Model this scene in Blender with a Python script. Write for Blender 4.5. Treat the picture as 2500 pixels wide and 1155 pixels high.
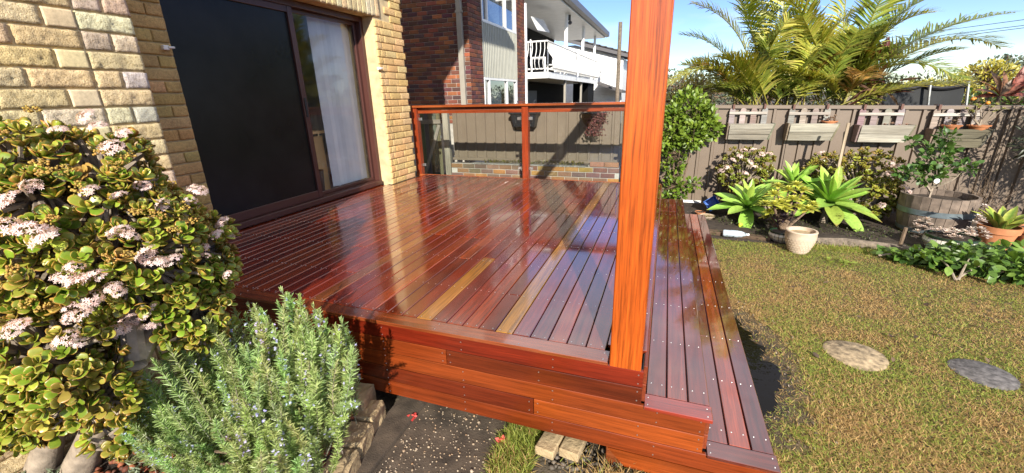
import bpy, bmesh, math, random
import numpy as np
from mathutils import Vector, Matrix, Quaternion
R_ = math.radians
random.seed(7); rng = np.random.default_rng(11)
S = bpy.context.scene
for o in list(bpy.data.objects): bpy.data.objects.remove(o)
COL = S.collection

# ------------------------------------------------------------------ camera
IW, IH = 2500, 1155
CX, CY = IW/2, IH/2
VA, VB = (1634., 226.), (-1700., 309.)
FPX = math.sqrt(-((VA[0]-CX)*(VB[0]-CX)+(VA[1]-CY)*(VB[1]-CY)))
def rc(p): return Vector((p[0]-CX, -(p[1]-CY), -FPX)).normalized()
_Y = rc(VA); _X = -rc(VB); _X = (_X-_Y*_X.dot(_Y)).normalized(); _Z = _X.cross(_Y)
ROT = Matrix((_X, _Y, _Z))
CAM = Vector((0, 0, 1.11))
cd = bpy.data.cameras.new('camera'); cam = bpy.data.objects.new('camera', cd); COL.objects.link(cam)
cd.sensor_fit = 'HORIZONTAL'; cd.sensor_width = 36; cd.lens = FPX/IW*36
cd.clip_start = 0.05; cd.clip_end = 2000
cam.matrix_world = Matrix.Translation(CAM) @ ROT.to_4x4()
S.camera = cam
def at(px, py, ax, v):
    d = ROT @ rc((px, py)); t = (v-CAM[ax])/d[ax]; return CAM+d*t
def aty(px, py, y): return at(px, py, 1, y)
def atz(px, py, z): return at(px, py, 2, z)
def atx(px, py, x): return at(px, py, 0, x)
def depth_px(p):
    v = ROT.transposed() @ (Vector(p)-CAM); return FPX/max(.05, -v.z)

# ------------------------------------------------------------------ world, sun, exposure
SUND = Vector((-0.37, 1.0, -0.475)).normalized()
w = bpy.data.worlds.new('World'); S.world = w; w.use_nodes = True
nt = w.node_tree; nt.nodes.clear()
out = nt.nodes.new('ShaderNodeOutputWorld'); bg = nt.nodes.new('ShaderNodeBackground')
sky = nt.nodes.new('ShaderNodeTexSky'); sky.sky_type = 'NISHITA'; sky.sun_disc = False
sky.sun_elevation = math.asin(-SUND.z); sky.sun_rotation = math.atan2(-SUND.x, -SUND.y)
sky.air_density = 1.0; sky.dust_density = 0.15; sky.ozone_density = 4.0; sky.altitude = 400
tc = nt.nodes.new('ShaderNodeTexCoord'); mp = nt.nodes.new('ShaderNodeMapping')
mp.inputs['Scale'].default_value = (1.6, 1.6, 7.0)
nz = nt.nodes.new('ShaderNodeTexNoise'); nz.inputs['Scale'].default_value = 1.7; nz.inputs['Detail'].default_value = 7
nz.inputs['Roughness'].default_value = .55
cr = nt.nodes.new('ShaderNodeValToRGB'); cr.color_ramp.elements[0].position = .51; cr.color_ramp.elements[1].position = .84
cr.color_ramp.elements[1].color = (.7, .7, .7, 1)
mx = nt.nodes.new('ShaderNodeMixRGB'); mx.inputs['Color2'].default_value = (5.9, 5.9, 6.1, 1)
L = nt.links.new
L(tc.outputs['Generated'], mp.inputs['Vector']); L(mp.outputs[0], nz.inputs['Vector']); L(nz.outputs['Fac'], cr.inputs['Fac'])
hs = nt.nodes.new('ShaderNodeHueSaturation'); hs.inputs['Saturation'].default_value = 1.15; hs.inputs['Hue'].default_value = .524; hs.inputs['Value'].default_value = 1.0
sp_ = nt.nodes.new('ShaderNodeSeparateXYZ'); mr = nt.nodes.new('ShaderNodeMapRange'); mr.interpolation_type = 'SMOOTHSTEP'; mr.inputs['From Min'].default_value = .20; mr.inputs['From Max'].default_value = .62; mr.inputs['To Max'].default_value = .80
ad = nt.nodes.new('ShaderNodeMath'); ad.operation = 'ADD'; ad.use_clamp = True
L(tc.outputs['Generated'], sp_.inputs[0]); L(sp_.outputs[2], mr.inputs[0]); L(cr.outputs[0], ad.inputs[0]); L(mr.outputs[0], ad.inputs[1]); L(ad.outputs[0], mx.inputs['Fac']); L(sky.outputs[0], hs.inputs['Color']); L(hs.outputs[0], mx.inputs['Color1']); L(mx.outputs[0], bg.inputs['Color'])
bg.inputs['Strength'].default_value = .092
L(bg.outputs[0], out.inputs['Surface'])
sl = bpy.data.lights.new('sun', 'SUN'); sl.energy = 3.8; sl.angle = R_(.53); sl.color = (1, .93, .82)
so = bpy.data.objects.new('sun', sl); COL.objects.link(so)
so.rotation_euler = SUND.to_track_quat('-Z', 'Y').to_euler(); so.location = (3, -8, 9)
S.view_settings.view_transform = 'Standard'; S.view_settings.look = 'None'
S.view_settings.exposure = 1.16; S.view_settings.gamma = 1
S.render.engine = 'CYCLES'
S.cycles.max_bounces = 8; S.cycles.transparent_max_bounces = 16; S.cycles.caustics_reflective = False; S.cycles.caustics_refractive = False
S.cycles.use_denoising = True

# ------------------------------------------------------------------ node helpers / materials
MATS = {}
def hexs(c): return (c[0], c[1], c[2], 1)
class NT:
    def __init__(s, name):
        m = bpy.data.materials.new(name); m.use_nodes = True; s.m = m; s.nt = m.node_tree; s.nt.nodes.clear()
        s.out = s.n('ShaderNodeOutputMaterial'); MATS[name] = m
    def n(s, t, **k):
        nd = s.nt.nodes.new(t)
        for a, v in k.items():
            if a.startswith('i_'):
                key = a[2:].replace('_', ' '); s.set(nd.inputs[key], v)
            else: setattr(nd, a, v)
        return nd
    def set(s, sock, v):
        if isinstance(v, bpy.types.NodeSocket): s.nt.links.new(v, sock)
        else:
            if isinstance(v, tuple) and len(v) == 3 and sock.type == 'RGBA': v = hexs(v)
            sock.default_value = v
    def pos(s): return s.n('ShaderNodeNewGeometry').outputs['Position']
    def objc(s): return s.n('ShaderNodeTexCoord').outputs['Object']
    def noise(s, vec, scale, detail=4, rough=.55, sc=None, off=None, dist=0):
        if sc or off is not None:
            m = s.n('ShaderNodeMapping'); s.set(m.inputs['Vector'], vec)
            if sc: m.inputs['Scale'].default_value = sc
            if off is not None: s.set(m.inputs['Location'], off)
            vec = m.outputs[0]
        nd = s.n('ShaderNodeTexNoise'); s.set(nd.inputs['Vector'], vec)
        nd.inputs['Scale'].default_value = scale; nd.inputs['Detail'].default_value = detail; nd.inputs['Roughness'].default_value = rough
        nd.inputs['Distortion'].default_value = dist
        return nd.outputs['Fac']
    def ramp(s, fac, *st):
        r = s.n('ShaderNodeValToRGB'); s.set(r.inputs['Fac'], fac); e = r.color_ramp.elements
        while len(e) < len(st): e.new(.5)
        for el, (p, c) in zip(e, st):
            el.position = p; el.color = hexs(c) if isinstance(c, tuple) else (c, c, c, 1)
        return r.outputs[0]
    def mix(s, fac, a, b, mode='MIX'):
        m = s.n('ShaderNodeMixRGB', blend_type=mode); s.set(m.inputs['Fac'], fac)
        s.set(m.inputs['Color1'], hexs(a) if isinstance(a, tuple) else a); s.set(m.inputs['Color2'], hexs(b) if isinstance(b, tuple) else b)
        return m.outputs[0]
    def math(s, op, a, b=0.):
        m = s.n('ShaderNodeMath', operation=op); s.set(m.inputs[0], a); s.set(m.inputs[1], b)
        if op == 'MULTIPLY_ADD': m.inputs[2].default_value = 1.6
        return m.outputs[0]
    def oinfo(s): return s.n('ShaderNodeObjectInfo')
    def bump(s, h, strength=.3, dist=.01, nrm=None):
        b = s.n('ShaderNodeBump'); s.set(b.inputs['Height'], h); b.inputs['Strength'].default_value = strength; b.inputs['Distance'].default_value = dist
        if nrm: s.set(b.inputs['Normal'], nrm)
        return b.outputs[0]
    def pbsdf(s, col, rough=.6, nrm=None, **k):
        p = s.n('ShaderNodeBsdfPrincipled'); s.set(p.inputs['Base Color'], hexs(col) if isinstance(col, tuple) else col); s.set(p.inputs['Roughness'], rough)
        if nrm: s.set(p.inputs['Normal'], nrm)
        for a, v in k.items(): s.set(p.inputs[a.replace('_', ' ')], v)
        return p.outputs[0]
    def done(s, sh): s.nt.links.new(sh, s.out.inputs['Surface']); return s.m

def simple(name, col, rough=.6, var=.25, scale=8, bump=.15, bscale=60, metal=0., spec=.5, bdist=.004, **k):
    t = NT(name); p = t.pos(); f = t.noise(p, scale, 5)
    c2 = tuple(c*(1-var) for c in col); c1 = tuple(min(1, c*(1+var)) for c in col)
    c = t.ramp(f, (.3, c2), (.7, c1))
    nrm = t.bump(t.noise(p, bscale, 4), bump, bdist) if bump else None
    return t.done(t.pbsdf(c, rough, nrm, Metallic=metal, Specular_IOR_Level=spec, **k))

def wood_mat(name, wet=True, tint=(1, 1, 1), rough=(.05, .3), coat=1.0, grain=.45, gs=1.0, bstr=.06, fine=.66):
    t = NT(name); oc = t.objc(); oi = t.oinfo()
    cv = t.n('ShaderNodeCombineXYZ'); rnd = t.math('MULTIPLY', oi.outputs['Random'], 37.); t.set(cv.inputs[0], rnd); t.set(cv.inputs[1], rnd)
    g1 = t.noise(oc, 1.0, 5, .6, sc=(1.6*gs, 34*gs, 34*gs), off=cv.outputs[0], dist=.6)
    g2 = t.noise(oc, 1.0, 6, .65, sc=(5*gs, 150*gs, 150*gs), off=cv.outputs[0], dist=.3)
    g3 = t.noise(oc, 1.0, 3, .5, sc=(1.1, 5, 5), off=cv.outputs[0])
    a = t.ramp(g1, (.25, 1-grain), (.75, 1+grain*.55)); b = t.ramp(g2, (.34, fine), (.58, 1.06)); c3 = t.ramp(g3, (.3, (.72, .66, .6)), (.7, (1.15, 1.12, 1.08)))
    c = t.mix(1, t.mix(1, oi.outputs['Color'], a, 'MULTIPLY'), b, 'MULTIPLY'); c = t.mix(1, c, c3, 'MULTIPLY')
    if tint != (1, 1, 1): c = t.mix(1, c, tint, 'MULTIPLY')
    pp = t.pos()
    if wet:
        sx = t.n('ShaderNodeSeparateXYZ'); t.set(sx.inputs[0], pp); bias = t.n('ShaderNodeMapRange'); t.set(bias.inputs[0], sx.outputs[0]); bias.inputs['From Min'].default_value = -1.3; bias.inputs['From Max'].default_value = -.5; bias.inputs['To Max'].default_value = -.13
        wn = t.math('ADD', t.noise(pp, 1.25, 4, .55), bias.outputs[0]); pool = t.ramp(wn, (.36, 1.), (.50, 0.)); rr = t.ramp(wn, (.40, rough[0]), (.53, rough[1]*.55), (.75, rough[1]))
        nrm = t.bump(g2, bstr, .002, t.bump(t.noise(pp, 9, 3), bstr*1.2, .006))
        sh = t.pbsdf(c, t.math('ADD', rr, .04), nrm, Coat_Weight=coat, Coat_Roughness=rr, Coat_IOR=t.math('MULTIPLY_ADD', pool, .5) if coat > .9 else 1.5, Specular_IOR_Level=.4)
    else:
        nrm = t.bump(g2, .35, .003)
        sh = t.pbsdf(c, .75, nrm, Specular_IOR_Level=.3)
    return t.done(sh)
wood_mat('wet_wood', grain=.58); wood_mat('satin_wood', rough=(.22, .42), coat=.45, grain=.38, bstr=.05)
wood_mat('post_wood', rough=(.25, .45), coat=.35, grain=.5, gs=.75, bstr=.08, fine=.42)
wood_mat('grey_wood', wet=False, grain=.4)

def brick_mat(name, relief, bstr, nscale=70, rough=.85, spec=.25):
    t = NT(name); oi = t.oinfo(); p = t.pos()
    n1 = t.noise(p, nscale*.5, 6, .7); n2 = t.noise(p, 6, 4); n3 = t.noise(p, nscale*2.2, 4, .6)
    c = t.mix(1, oi.outputs['Color'], t.ramp(n2, (.3, .8), (.7, 1.12)), 'MULTIPLY')
    c = t.mix(1, c, t.ramp(n1, (.28, .72), (.6, 1.06)), 'MULTIPLY')
    if relief > .01: c = t.mix(1, c, t.ramp(n3, (.36, (.62, .54, .42)), (.5, 1.05)), 'MULTIPLY')
    nrm = t.bump(n3, bstr*.8, relief*.7, t.bump(n1, bstr, relief))
    return t.done(t.pbsdf(c, rough, nrm, Specular_IOR_Level=spec))
brick_mat('rock_brick', .011, .95, 95); brick_mat('smooth_brick', .004, .35, 120); brick_mat('dark_brick', .003, .3, 90)
simple('mortar', (.56, .44, .25), .9, .2, 12, .5, 200); simple('grey_mortar', (.40, .36, .32), .9, .2, 12, .4, 200)
def paint(name, col, rough=.4, spec=.5, **k): return simple(name, col, rough, .07, 5, .04, 30, spec=spec, **k)
paint('door_brown', (.075, .028, .022), .35); paint('white_paint', (.80, .80, .78), .45); paint('cream_paint', (.66, .64, .56), .5)
paint('taupe_paint', (.30, .275, .23), .45); paint('panel_grey', (.36, .36, .31), .5); paint('dark_grey', (.05, .05, .055), .5); paint('gutter_grey', (.10, .095, .10), .45)
paint('fence_paint', (.165, .125, .092), .42); paint('black_plastic', (.018, .018, .02), .35); paint('blue_plastic', (.015, .11, .42), .35)
paint('steel', (.55, .55, .53), .3, metal=.9); paint('strap_brown', (.10, .035, .02), .5); paint('interior_wall', (.78, .77, .73), .8); paint('interior_floor', (.55, .52, .47), .7)
paint('desk_wood', (.62, .42, .20), .45); paint('curtain', (.74, .77, .76), .8); paint('cable', (.03, .03, .035), .6)
simple('screen_mesh', (.012, .012, .012), .22, .3, 3, .1, 900, spec=.25)
t = NT('mud'); p = t.pos(); nn_ = t.noise(p, 22, 5)
t.done(t.pbsdf(t.ramp(nn_, (.3, (.012, .009, .006)), (.7, (.07, .05, .032))), t.ramp(t.noise(p, 8, 4), (.4, .08), (.6, .7)), t.bump(nn_, .8, .02), Specular_IOR_Level=.4))
simple('soil', (.055, .040, .028), .95, .5, 14, .8, 90, bdist=.02); simple('terracotta', (.50, .20, .085), .75, .18, 9, .15, 80)
simple('pot_cream', (.52, .42, .31), .7, .12, 20, .3, 60); simple('sandstone', (.36, .27, .15), .9, .4, 14, .7, 45, bdist=.012)
simple('stone_grey', (.12, .11, .105), .85, .65, 30, .6, 50, bdist=.008); simple('stone_tan', (.33, .25, .15), .85, .65, 26, .6, 50, bdist=.008)
simple('concrete_dark', (.080, .060, .042), .9, .5, 9, .7, 120, bdist=.006); simple('mortar_lump', (.23, .21, .19), .9, .4, 22, .9, 60, bdist=.02)
simple('bark_jade', (.27, .22, .165), .85, .35, 20, .5, 70, bdist=.006); simple('bark', (.16, .11, .07), .9, .35, 25, .6, 90, bdist=.006)
simple('scoria', (.27, .075, .03), .9, .5, 40, .5, 150); simple('roof_tile', (.085, .078, .078), .8, .3, 6, .4, 40)
simple('barrel_wood', (.17, .13, .10), .85, .4, 13, .5, 80, bdist=.005); simple('hoop', (.17, .21, .23), .5, .25, 10, .2, 60, metal=.5)
simple('coir', (.13, .07, .03), .95, .4, 40, .9, 180, bdist=.01); simple('tile_white', (.72, .70, .60), .2, .08, 20, .03, 40); simple('glaze_green', (.012, .03, .016), .2, .1, 20, .02)
simple('log_wood', (.17, .135, .10), .9, .45, 18, .8, 60, bdist=.015); simple('ground_earth', (.085, .068, .045), .95, .4, 5, .6, 60, bdist=.02)
simple('lawn_earth', (.115, .085, .042), .95, .5, 9, .9, 110, bdist=.02); simple('net', (.012, .014, .016), .7, .2, 4, .1, 300)

def leaf_mat(name, rough=.42, trans=.25, spec=.5, bump=0.):
    t = NT(name); a = t.n('ShaderNodeAttribute', attribute_name='Col'); oi = t.oinfo()
    c = t.mix(1, a.outputs['Color'], oi.outputs['Color'], 'MULTIPLY')
    c = t.mix(1, c, t.ramp(t.noise(t.pos(), 35, 3), (.3, .8), (.7, 1.15)), 'MULTIPLY')
    sh = t.pbsdf(c, rough, Specular_IOR_Level=spec)
    if trans:
        tr = t.n('ShaderNodeBsdfTranslucent'); t.set(tr.inputs[0], t.mix(1, c, (1.3, 1.25, .7), 'MULTIPLY'))
        mx = t.n('ShaderNodeMixShader'); mx.inputs[0].default_value = trans
        t.nt.links.new(sh, mx.inputs[1]); t.nt.links.new(tr.outputs[0], mx.inputs[2]); sh = mx.outputs[0]
    return t.done(sh)
leaf_mat('leaf'); leaf_mat('jade_leaf', .32, .06, .45); leaf_mat('petal', .6, .3, .3); leaf_mat('grass', .6, .25, .3); leaf_mat('pebble', .7, 0, .4); leaf_mat('frond', .4, .3, .5)
def glass(name, tint=(.95, .98, .97), refl=1.0):
    t = NT(name); g = t.n('ShaderNodeBsdfGlossy'); g.inputs['Roughness'].default_value = .015; g.inputs['Color'].default_value = (1, 1, 1, 1)
    tr = t.n('ShaderNodeBsdfTransparent'); tr.inputs[0].default_value = hexs(tint)
    fr = t.n('ShaderNodeFresnel'); fr.inputs[0].default_value = 1.5
    m = t.n('ShaderNodeMixShader'); bf = t.n('ShaderNodeNewGeometry').outputs['Backfacing']; t.set(m.inputs[0], t.math('MULTIPLY', t.math('MULTIPLY', fr.outputs[0], refl), t.math('SUBTRACT', 1., bf)))
    t.nt.links.new(tr.outputs[0], m.inputs[1]); t.nt.links.new(g.outputs[0], m.inputs[2]); return t.done(m.outputs[0])
glass('clear_glass'); glass('window_glass', (.97, .98, .98), 1.2); glass('far_glass', (.5, .55, .6), 2.2)
t = NT('water'); p = t.pos()
t.done(t.pbsdf((.006, .005, .004), .03, t.bump(t.noise(p, 14, 2), .25, .008), Specular_IOR_Level=.12))
t = NT('bottle_plastic'); t.done(t.pbsdf((.62, .72, .80), .15, Transmission_Weight=.35, IOR=1.3))
# ------------------------------------------------------------------ object helpers
ORG = {}
def reg(o, origin): ORG[o.name] = Vector(origin)
def tag(o, label=None, cat=None, group=None, kind=None):
    if label: o['label'] = label
    if cat: o['category'] = cat
    if group: o['group'] = group
    if kind: o['kind'] = kind
    return o
def thing(name, loc, label, cat, group=None):
    o = bpy.data.objects.new(name, None); COL.objects.link(o); o.location = loc; o.empty_display_size = .1
    reg(o, loc); return tag(o, label, cat, group)
def org(o): return ORG[o.name] if o else Vector((0, 0, 0))
def link_mesh(name, me, parent=None, color=None):
    """mesh already relative to the parent's origin"""
    o = bpy.data.objects.new(name, me); COL.objects.link(o)
    if parent: o.parent = parent; ORG[o.name] = org(parent)
    else: ORG[o.name] = Vector((0, 0, 0))
    if color: o.color = (color[0], color[1], color[2], 1)
    return o
class MB:
    def __init__(s): s.v = []; s.f = []; s.m = []
    def add(s, v, f, mi=0):
        k = len(s.v); s.v += [tuple(p) for p in v]; s.f += [tuple(i+k for i in q) for q in f]; s.m += [mi]*len(f); return s
    def box(s, x0, x1, y0, y1, z0, z1, b=0., mi=0, M=None):
        if b <= 0:
            v = [(x, y, z) for x in (x0, x1) for y in (y0, y1) for z in (z0, z1)]
            f = [(0, 1, 3, 2), (4, 6, 7, 5), (0, 4, 5, 1), (2, 3, 7, 6), (0, 2, 6, 4), (1, 5, 7, 3)]
        else:
            v = []; idx = {}
            for i, x in enumerate((x0, x1)):
                for j, y in enumerate((y0, y1)):
                    for k, z in enumerate((z0, z1)):
                        sx, sy, sz = 1-2*i, 1-2*j, 1-2*k
                        idx[i, j, k, 0] = len(v); v.append((x, y+sy*b, z+sz*b))
                        idx[i, j, k, 1] = len(v); v.append((x+sx*b, y, z+sz*b))
                        idx[i, j, k, 2] = len(v); v.append((x+sx*b, y+sy*b, z))
            f = []; sq = ((0, 0), (1, 0), (1, 1), (0, 1))
            for e in (0, 1):
                f.append([idx[e, a, c, 0] for a, c in sq]); f.append([idx[a, e, c, 1] for a, c in sq]); f.append([idx[a, c, e, 2] for a, c in sq])
                for g in (0, 1):
                    f.append([idx[0, e, g, 1], idx[1, e, g, 1], idx[1, e, g, 2], idx[0, e, g, 2]])
                    f.append([idx[e, 0, g, 0], idx[e, 1, g, 0], idx[e, 1, g, 2], idx[e, 0, g, 2]])
                    f.append([idx[e, g, 0, 0], idx[e, g, 1, 0], idx[e, g, 1, 1], idx[e, g, 0, 1]])
            for i in (0, 1):
                for j in (0, 1):
                    for k in (0, 1): f.append([idx[i, j, k, q] for q in range(3)])
        if M is not None: v = [tuple(M @ Vector(p)) for p in v]
        return s.add(v, f, mi)
    def tube(s, pts, rad, n=6, mi=0, cap=True):
        pts = [Vector(p) for p in pts]
        if not hasattr(rad, '__len__'): rad = [rad]*len(pts)
        vs = []; up = Vector((0, 0, 1)); prev = None
        for i, p in enumerate(pts):
            d = (pts[min(i+1, len(pts)-1)]-pts[max(i-1, 0)])
            d = d.normalized() if d.length > 1e-9 else Vector((0, 0, 1))
            if prev is None:
                a = d.cross(up) if abs(d.z) < .95 else d.cross(Vector((1, 0, 0)))
            else: a = prev - d*prev.dot(d)
            a = a.normalized() if a.length > 1e-6 else d.orthogonal().normalized(); prev = a; b = d.cross(a)
            vs += [p+(a*math.cos(2*math.pi*k/n)+b*math.sin(2*math.pi*k/n))*rad[i] for k in range(n)]
        f = [(i*n+k, i*n+(k+1) % n, (i+1)*n+(k+1) % n, (i+1)*n+k) for i in range(len(pts)-1) for k in range(n)]
        if cap: f += [tuple(range(n))[::-1], tuple((len(pts)-1)*n+k for k in range(n))]
        return s.add(vs, f, mi)
    def lathe(s, prof, c=(0, 0, 0), n=24, mi=0, M=None):
        vs = []
        for r, z in prof:
            for k in range(n):
                a = 2*math.pi*k/n; p = Vector((r*math.cos(a), r*math.sin(a), z))
                if M is not None: p = M @ p
                vs.append(p+Vector(c))
        f = [(i*n+k, i*n+(k+1) % n, (i+1)*n+(k+1) % n, (i+1)*n+k) for i in range(len(prof)-1) for k in range(n)]
        if prof[0][0] > 1e-4: pass
        return s.add(vs, f, mi)
    def prism(s, poly, axis, a, b, mi=0):
        """poly in the two other axes, extruded along axis from a to b"""
        def P(u, v, w): return (w, u, v) if axis == 0 else ((u, w, v) if axis == 1 else (u, v, w))
        n = len(poly); v = [P(u, q, a) for u, q in poly]+[P(u, q, b) for u, q in poly]
        f = [tuple(range(n))[::-1], tuple(range(n, 2*n))]+[(k, (k+1) % n, n+(k+1) % n, n+k) for k in range(n)]
        return s.add(v, f, mi)
    def mesh(s, name, mats, origin=(0, 0, 0), smooth=False):
        o = Vector(origin); me = bpy.data.meshes.new(name)
        me.from_pydata([(p[0]-o.x, p[1]-o.y, p[2]-o.z) for p in s.v], [], s.f)
        for m in (mats if isinstance(mats, (list, tuple)) else [mats]): me.materials.append(MATS[m])
        if any(s.m): me.polygons.foreach_set('material_index', s.m)
        bm = bmesh.new(); bm.from_mesh(me); bmesh.ops.recalc_face_normals(bm, faces=bm.faces); bm.to_mesh(me); bm.free()
        if smooth:
            me.polygons.foreach_set('use_smooth', [True]*len(me.polygons))
            if smooth != 'all': me.set_sharp_from_angle(angle=R_(40))
        me.update(); return me
    def build(s, name, mats, parent=None, smooth=False, color=None):
        return link_mesh(name, s.mesh(name, mats, org(parent), smooth), parent, color)
def struct(o): o['kind'] = 'structure'; return o

def box_obj(name, x0, x1, y0, y1, z0, z1, mat, parent=None, b=0., color=None):
    return MB().box(x0, x1, y0, y1, z0, z1, b).build(name, mat, parent, color=color)
_boards = {}
def board(name, p0, p1, w, t, mat, parent, color, up=Vector((0, 0, 1)), b=.0025):
    """a plank from p0 to p1 (centre line), w across, t thick along up; local x = grain"""
    p0, p1 = Vector(p0), Vector(p1); d = p1-p0; l = d.length; x = d/l; y = up.cross(x).normalized(); z = x.cross(y)
    key = (round(l, 3), round(w, 4), round(t, 4), mat, b)
    if key not in _boards: _boards[key] = MB().box(-l/2, l/2, -w/2, w/2, -t/2, t/2, b).mesh('board', mat)
    o = link_mesh(name, _boards[key], parent, color)
    o.matrix_local = Matrix.Translation((p0+p1)/2-org(parent)) @ Matrix((x, y, z)).transposed().to_4x4()
    return o

# ---- numpy scatter: many copies of a template in one mesh, colours per copy
def np_mesh(name, V, F, mat, C=None, smooth=True):
    """V (n,3) F (m,k)"""
    V = np.asarray(V, np.float32); F = np.asarray(F, np.int32); me = bpy.data.meshes.new(name); k = F.shape[1]
    me.vertices.add(len(V)); me.vertices.foreach_set('co', V.ravel())
    me.loops.add(F.size); me.loops.foreach_set('vertex_index', F.ravel())
    me.polygons.add(len(F)); me.polygons.foreach_set('loop_start', np.arange(0, F.size, k, dtype=np.int32))
    try: me.polygons.foreach_set('loop_total', np.full(len(F), k, np.int32))
    except Exception: pass
    if smooth: me.polygons.foreach_set('use_smooth', np.ones(len(F), bool))
    if C is not None:
        a = me.color_attributes.new('Col', 'FLOAT_COLOR', 'POINT')
        a.data.foreach_set('color', np.c_[C, np.ones(len(C))].astype(np.float32).ravel())
    me.materials.append(MATS[mat]); me.update(calc_edges=True); me.validate(); return me
def unit(a): return a/np.maximum(np.linalg.norm(a, axis=-1, keepdims=True), 1e-9)
def frames(axis, nrm):
    """rotation matrices with columns (side, axis, normal)"""
    y = unit(np.asarray(axis, float)); z = np.asarray(nrm, float); z = unit(z-y*np.sum(y*z, -1, keepdims=True)+1e-6); x = np.cross(y, z)
    return np.stack([x, y, z], -1)
def scat(tpl, pos, R, sc, cols, rim=None):
    """returns V,F,C ; tpl=(verts,faces,rimfactor)"""
    tv, tf, tr = tpl; n = len(pos); sc = np.asarray(sc, float)
    if sc.ndim == 1: sc = np.repeat(sc[:, None], 3, 1)
    V = np.einsum('nij,nvj->nvi', R, tv[None]*sc[:, None, :])+np.asarray(pos)[:, None, :]
    F = (tf[None]+(np.arange(n)*len(tv))[:, None, None]).reshape(-1, tf.shape[1])
    C = np.repeat(np.asarray(cols)[:, None, :], len(tv), 1)
    if rim is not None: C = C*(1-tr[None, :, None])+np.asarray(rim)[:, None, :]*tr[None, :, None]
    return V.reshape(-1, 3), F, C.reshape(-1, 3)
def scat_obj(name, parts, mat, parent=None, smooth=True, kind=None):
    o0 = np.array(org(parent)); V = []; F = []; C = []; k = 0
    for v, f, c in parts: V.append(v-o0); F.append(f+k); C.append(c); k += len(v)
    o = link_mesh(name, np_mesh(name, np.concatenate(V), np.concatenate(F), mat, np.concatenate(C), smooth), parent)
    if kind: o['kind'] = kind
    return o
def rdir(n): return unit(rng.normal(size=(n, 3)))
def lerp(a, b, t): return np.asarray(a)*(1-t)+np.asarray(b)*t
def colmix(n, *cols, jit=.12):
    c = np.array(cols, float); w = rng.dirichlet(np.ones(len(c))*.7, n); return np.clip(w @ c*(1+rng.normal(0, jit, (n, 1))), 0, 1)
# templates (y = leaf axis, z = normal)
def leaf_tpl(w=.5, rows=4, fold=.12, curl=.15, peak=.5, quad=False):
    v = []; 
    for i in range(rows+1):
        t = i/rows; ww = w*.5*(math.sin(math.pi*min(1, t**(math.log(.5)/math.log(peak))))**.8 if 0 < t < 1 else .02)
        zc = -curl*t*t
        v += [(-ww, t, zc+fold*ww), (0, t, zc), (ww, t, zc+fold*ww)]
    f = []
    for i in range(rows):
        a = i*3; f += [(a, a+1, a+4, a+3), (a+1, a+2, a+5, a+4)]
    r = np.array([.6 if k % 3 != 1 else .0 for k in range(len(v))]); return np.array(v), np.array(f), r
LEAF = leaf_tpl(.5, 3); LEAFW = leaf_tpl(.62, 4, .2, .12, .5); LEAFN = leaf_tpl(.2, 3, .2, .25, .4)
def jade_tpl():
    v = []; f = []; r = []
    prof = [(0, .06, .02), (.18, .16, .05), (.42, .28, .08), (.68, .36, .085), (.88, .30, .06), (1.0, .12, .02)]
    n = len(prof)
    for y, w_, th in prof:
        lift = .28*y*y
        for q, zt in ((-1, 0), (-.8, .6), (0, 1), (.8, .6), (1, 0), (0, -.9)):
            xx = q*w_; v.append((xx, y, lift+zt*th+.25*xx*xx/.36)); r.append(1. if abs(q) == 1 else (.8 if y > .95 else .0))
    for i in range(n-1):
        for k in range(6): f.append((i*6+k, i*6+(k+1) % 6, (i+1)*6+(k+1) % 6, (i+1)*6+k))
    b = (n-1)*6; f += [(b, b+1, b+2, b+5), (b+2, b+3, b+4, b+5)]; return np.array(v), np.array(f), np.array(r)
JADE = jade_tpl()
def blob_tpl(n=6, m=4):
    v = []; f = []
    for i in range(m+1):
        for k in range(n):
            th = math.pi*i/m; a = 2*math.pi*k/n; rr = max(.02, math.sin(th)); v.append((rr*math.cos(a), rr*math.sin(a), math.cos(th)))
    for i in range(m):
        for k in range(n): f.append((i*n+k, (i+1)*n+k, (i+1)*n+(k+1) % n, i*n+(k+1) % n))
    return np.array(v), np.array(f), np.zeros(len(v))
BLOB = blob_tpl()
def eulr(n):
    q = unit(rng.normal(size=(n, 4))); w_, x, y, z = q.T
    return np.stack([np.stack([1-2*(y*y+z*z), 2*(x*y-z*w_), 2*(x*z+y*w_)], -1), np.stack([2*(x*y+z*w_), 1-2*(x*x+z*z), 2*(y*z-x*w_)], -1), np.stack([2*(x*z-y*w_), 2*(y*z+x*w_), 1-2*(x*x+y*y)], -1)], 1)
def bez(p0, p1, p2, n):
    t = np.linspace(0, 1, n)[:, None]; p0, p1, p2 = map(np.array, (p0, p1, p2)); return (1-t)**2*p0+2*t*(1-t)*p1+t*t*p2
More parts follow.
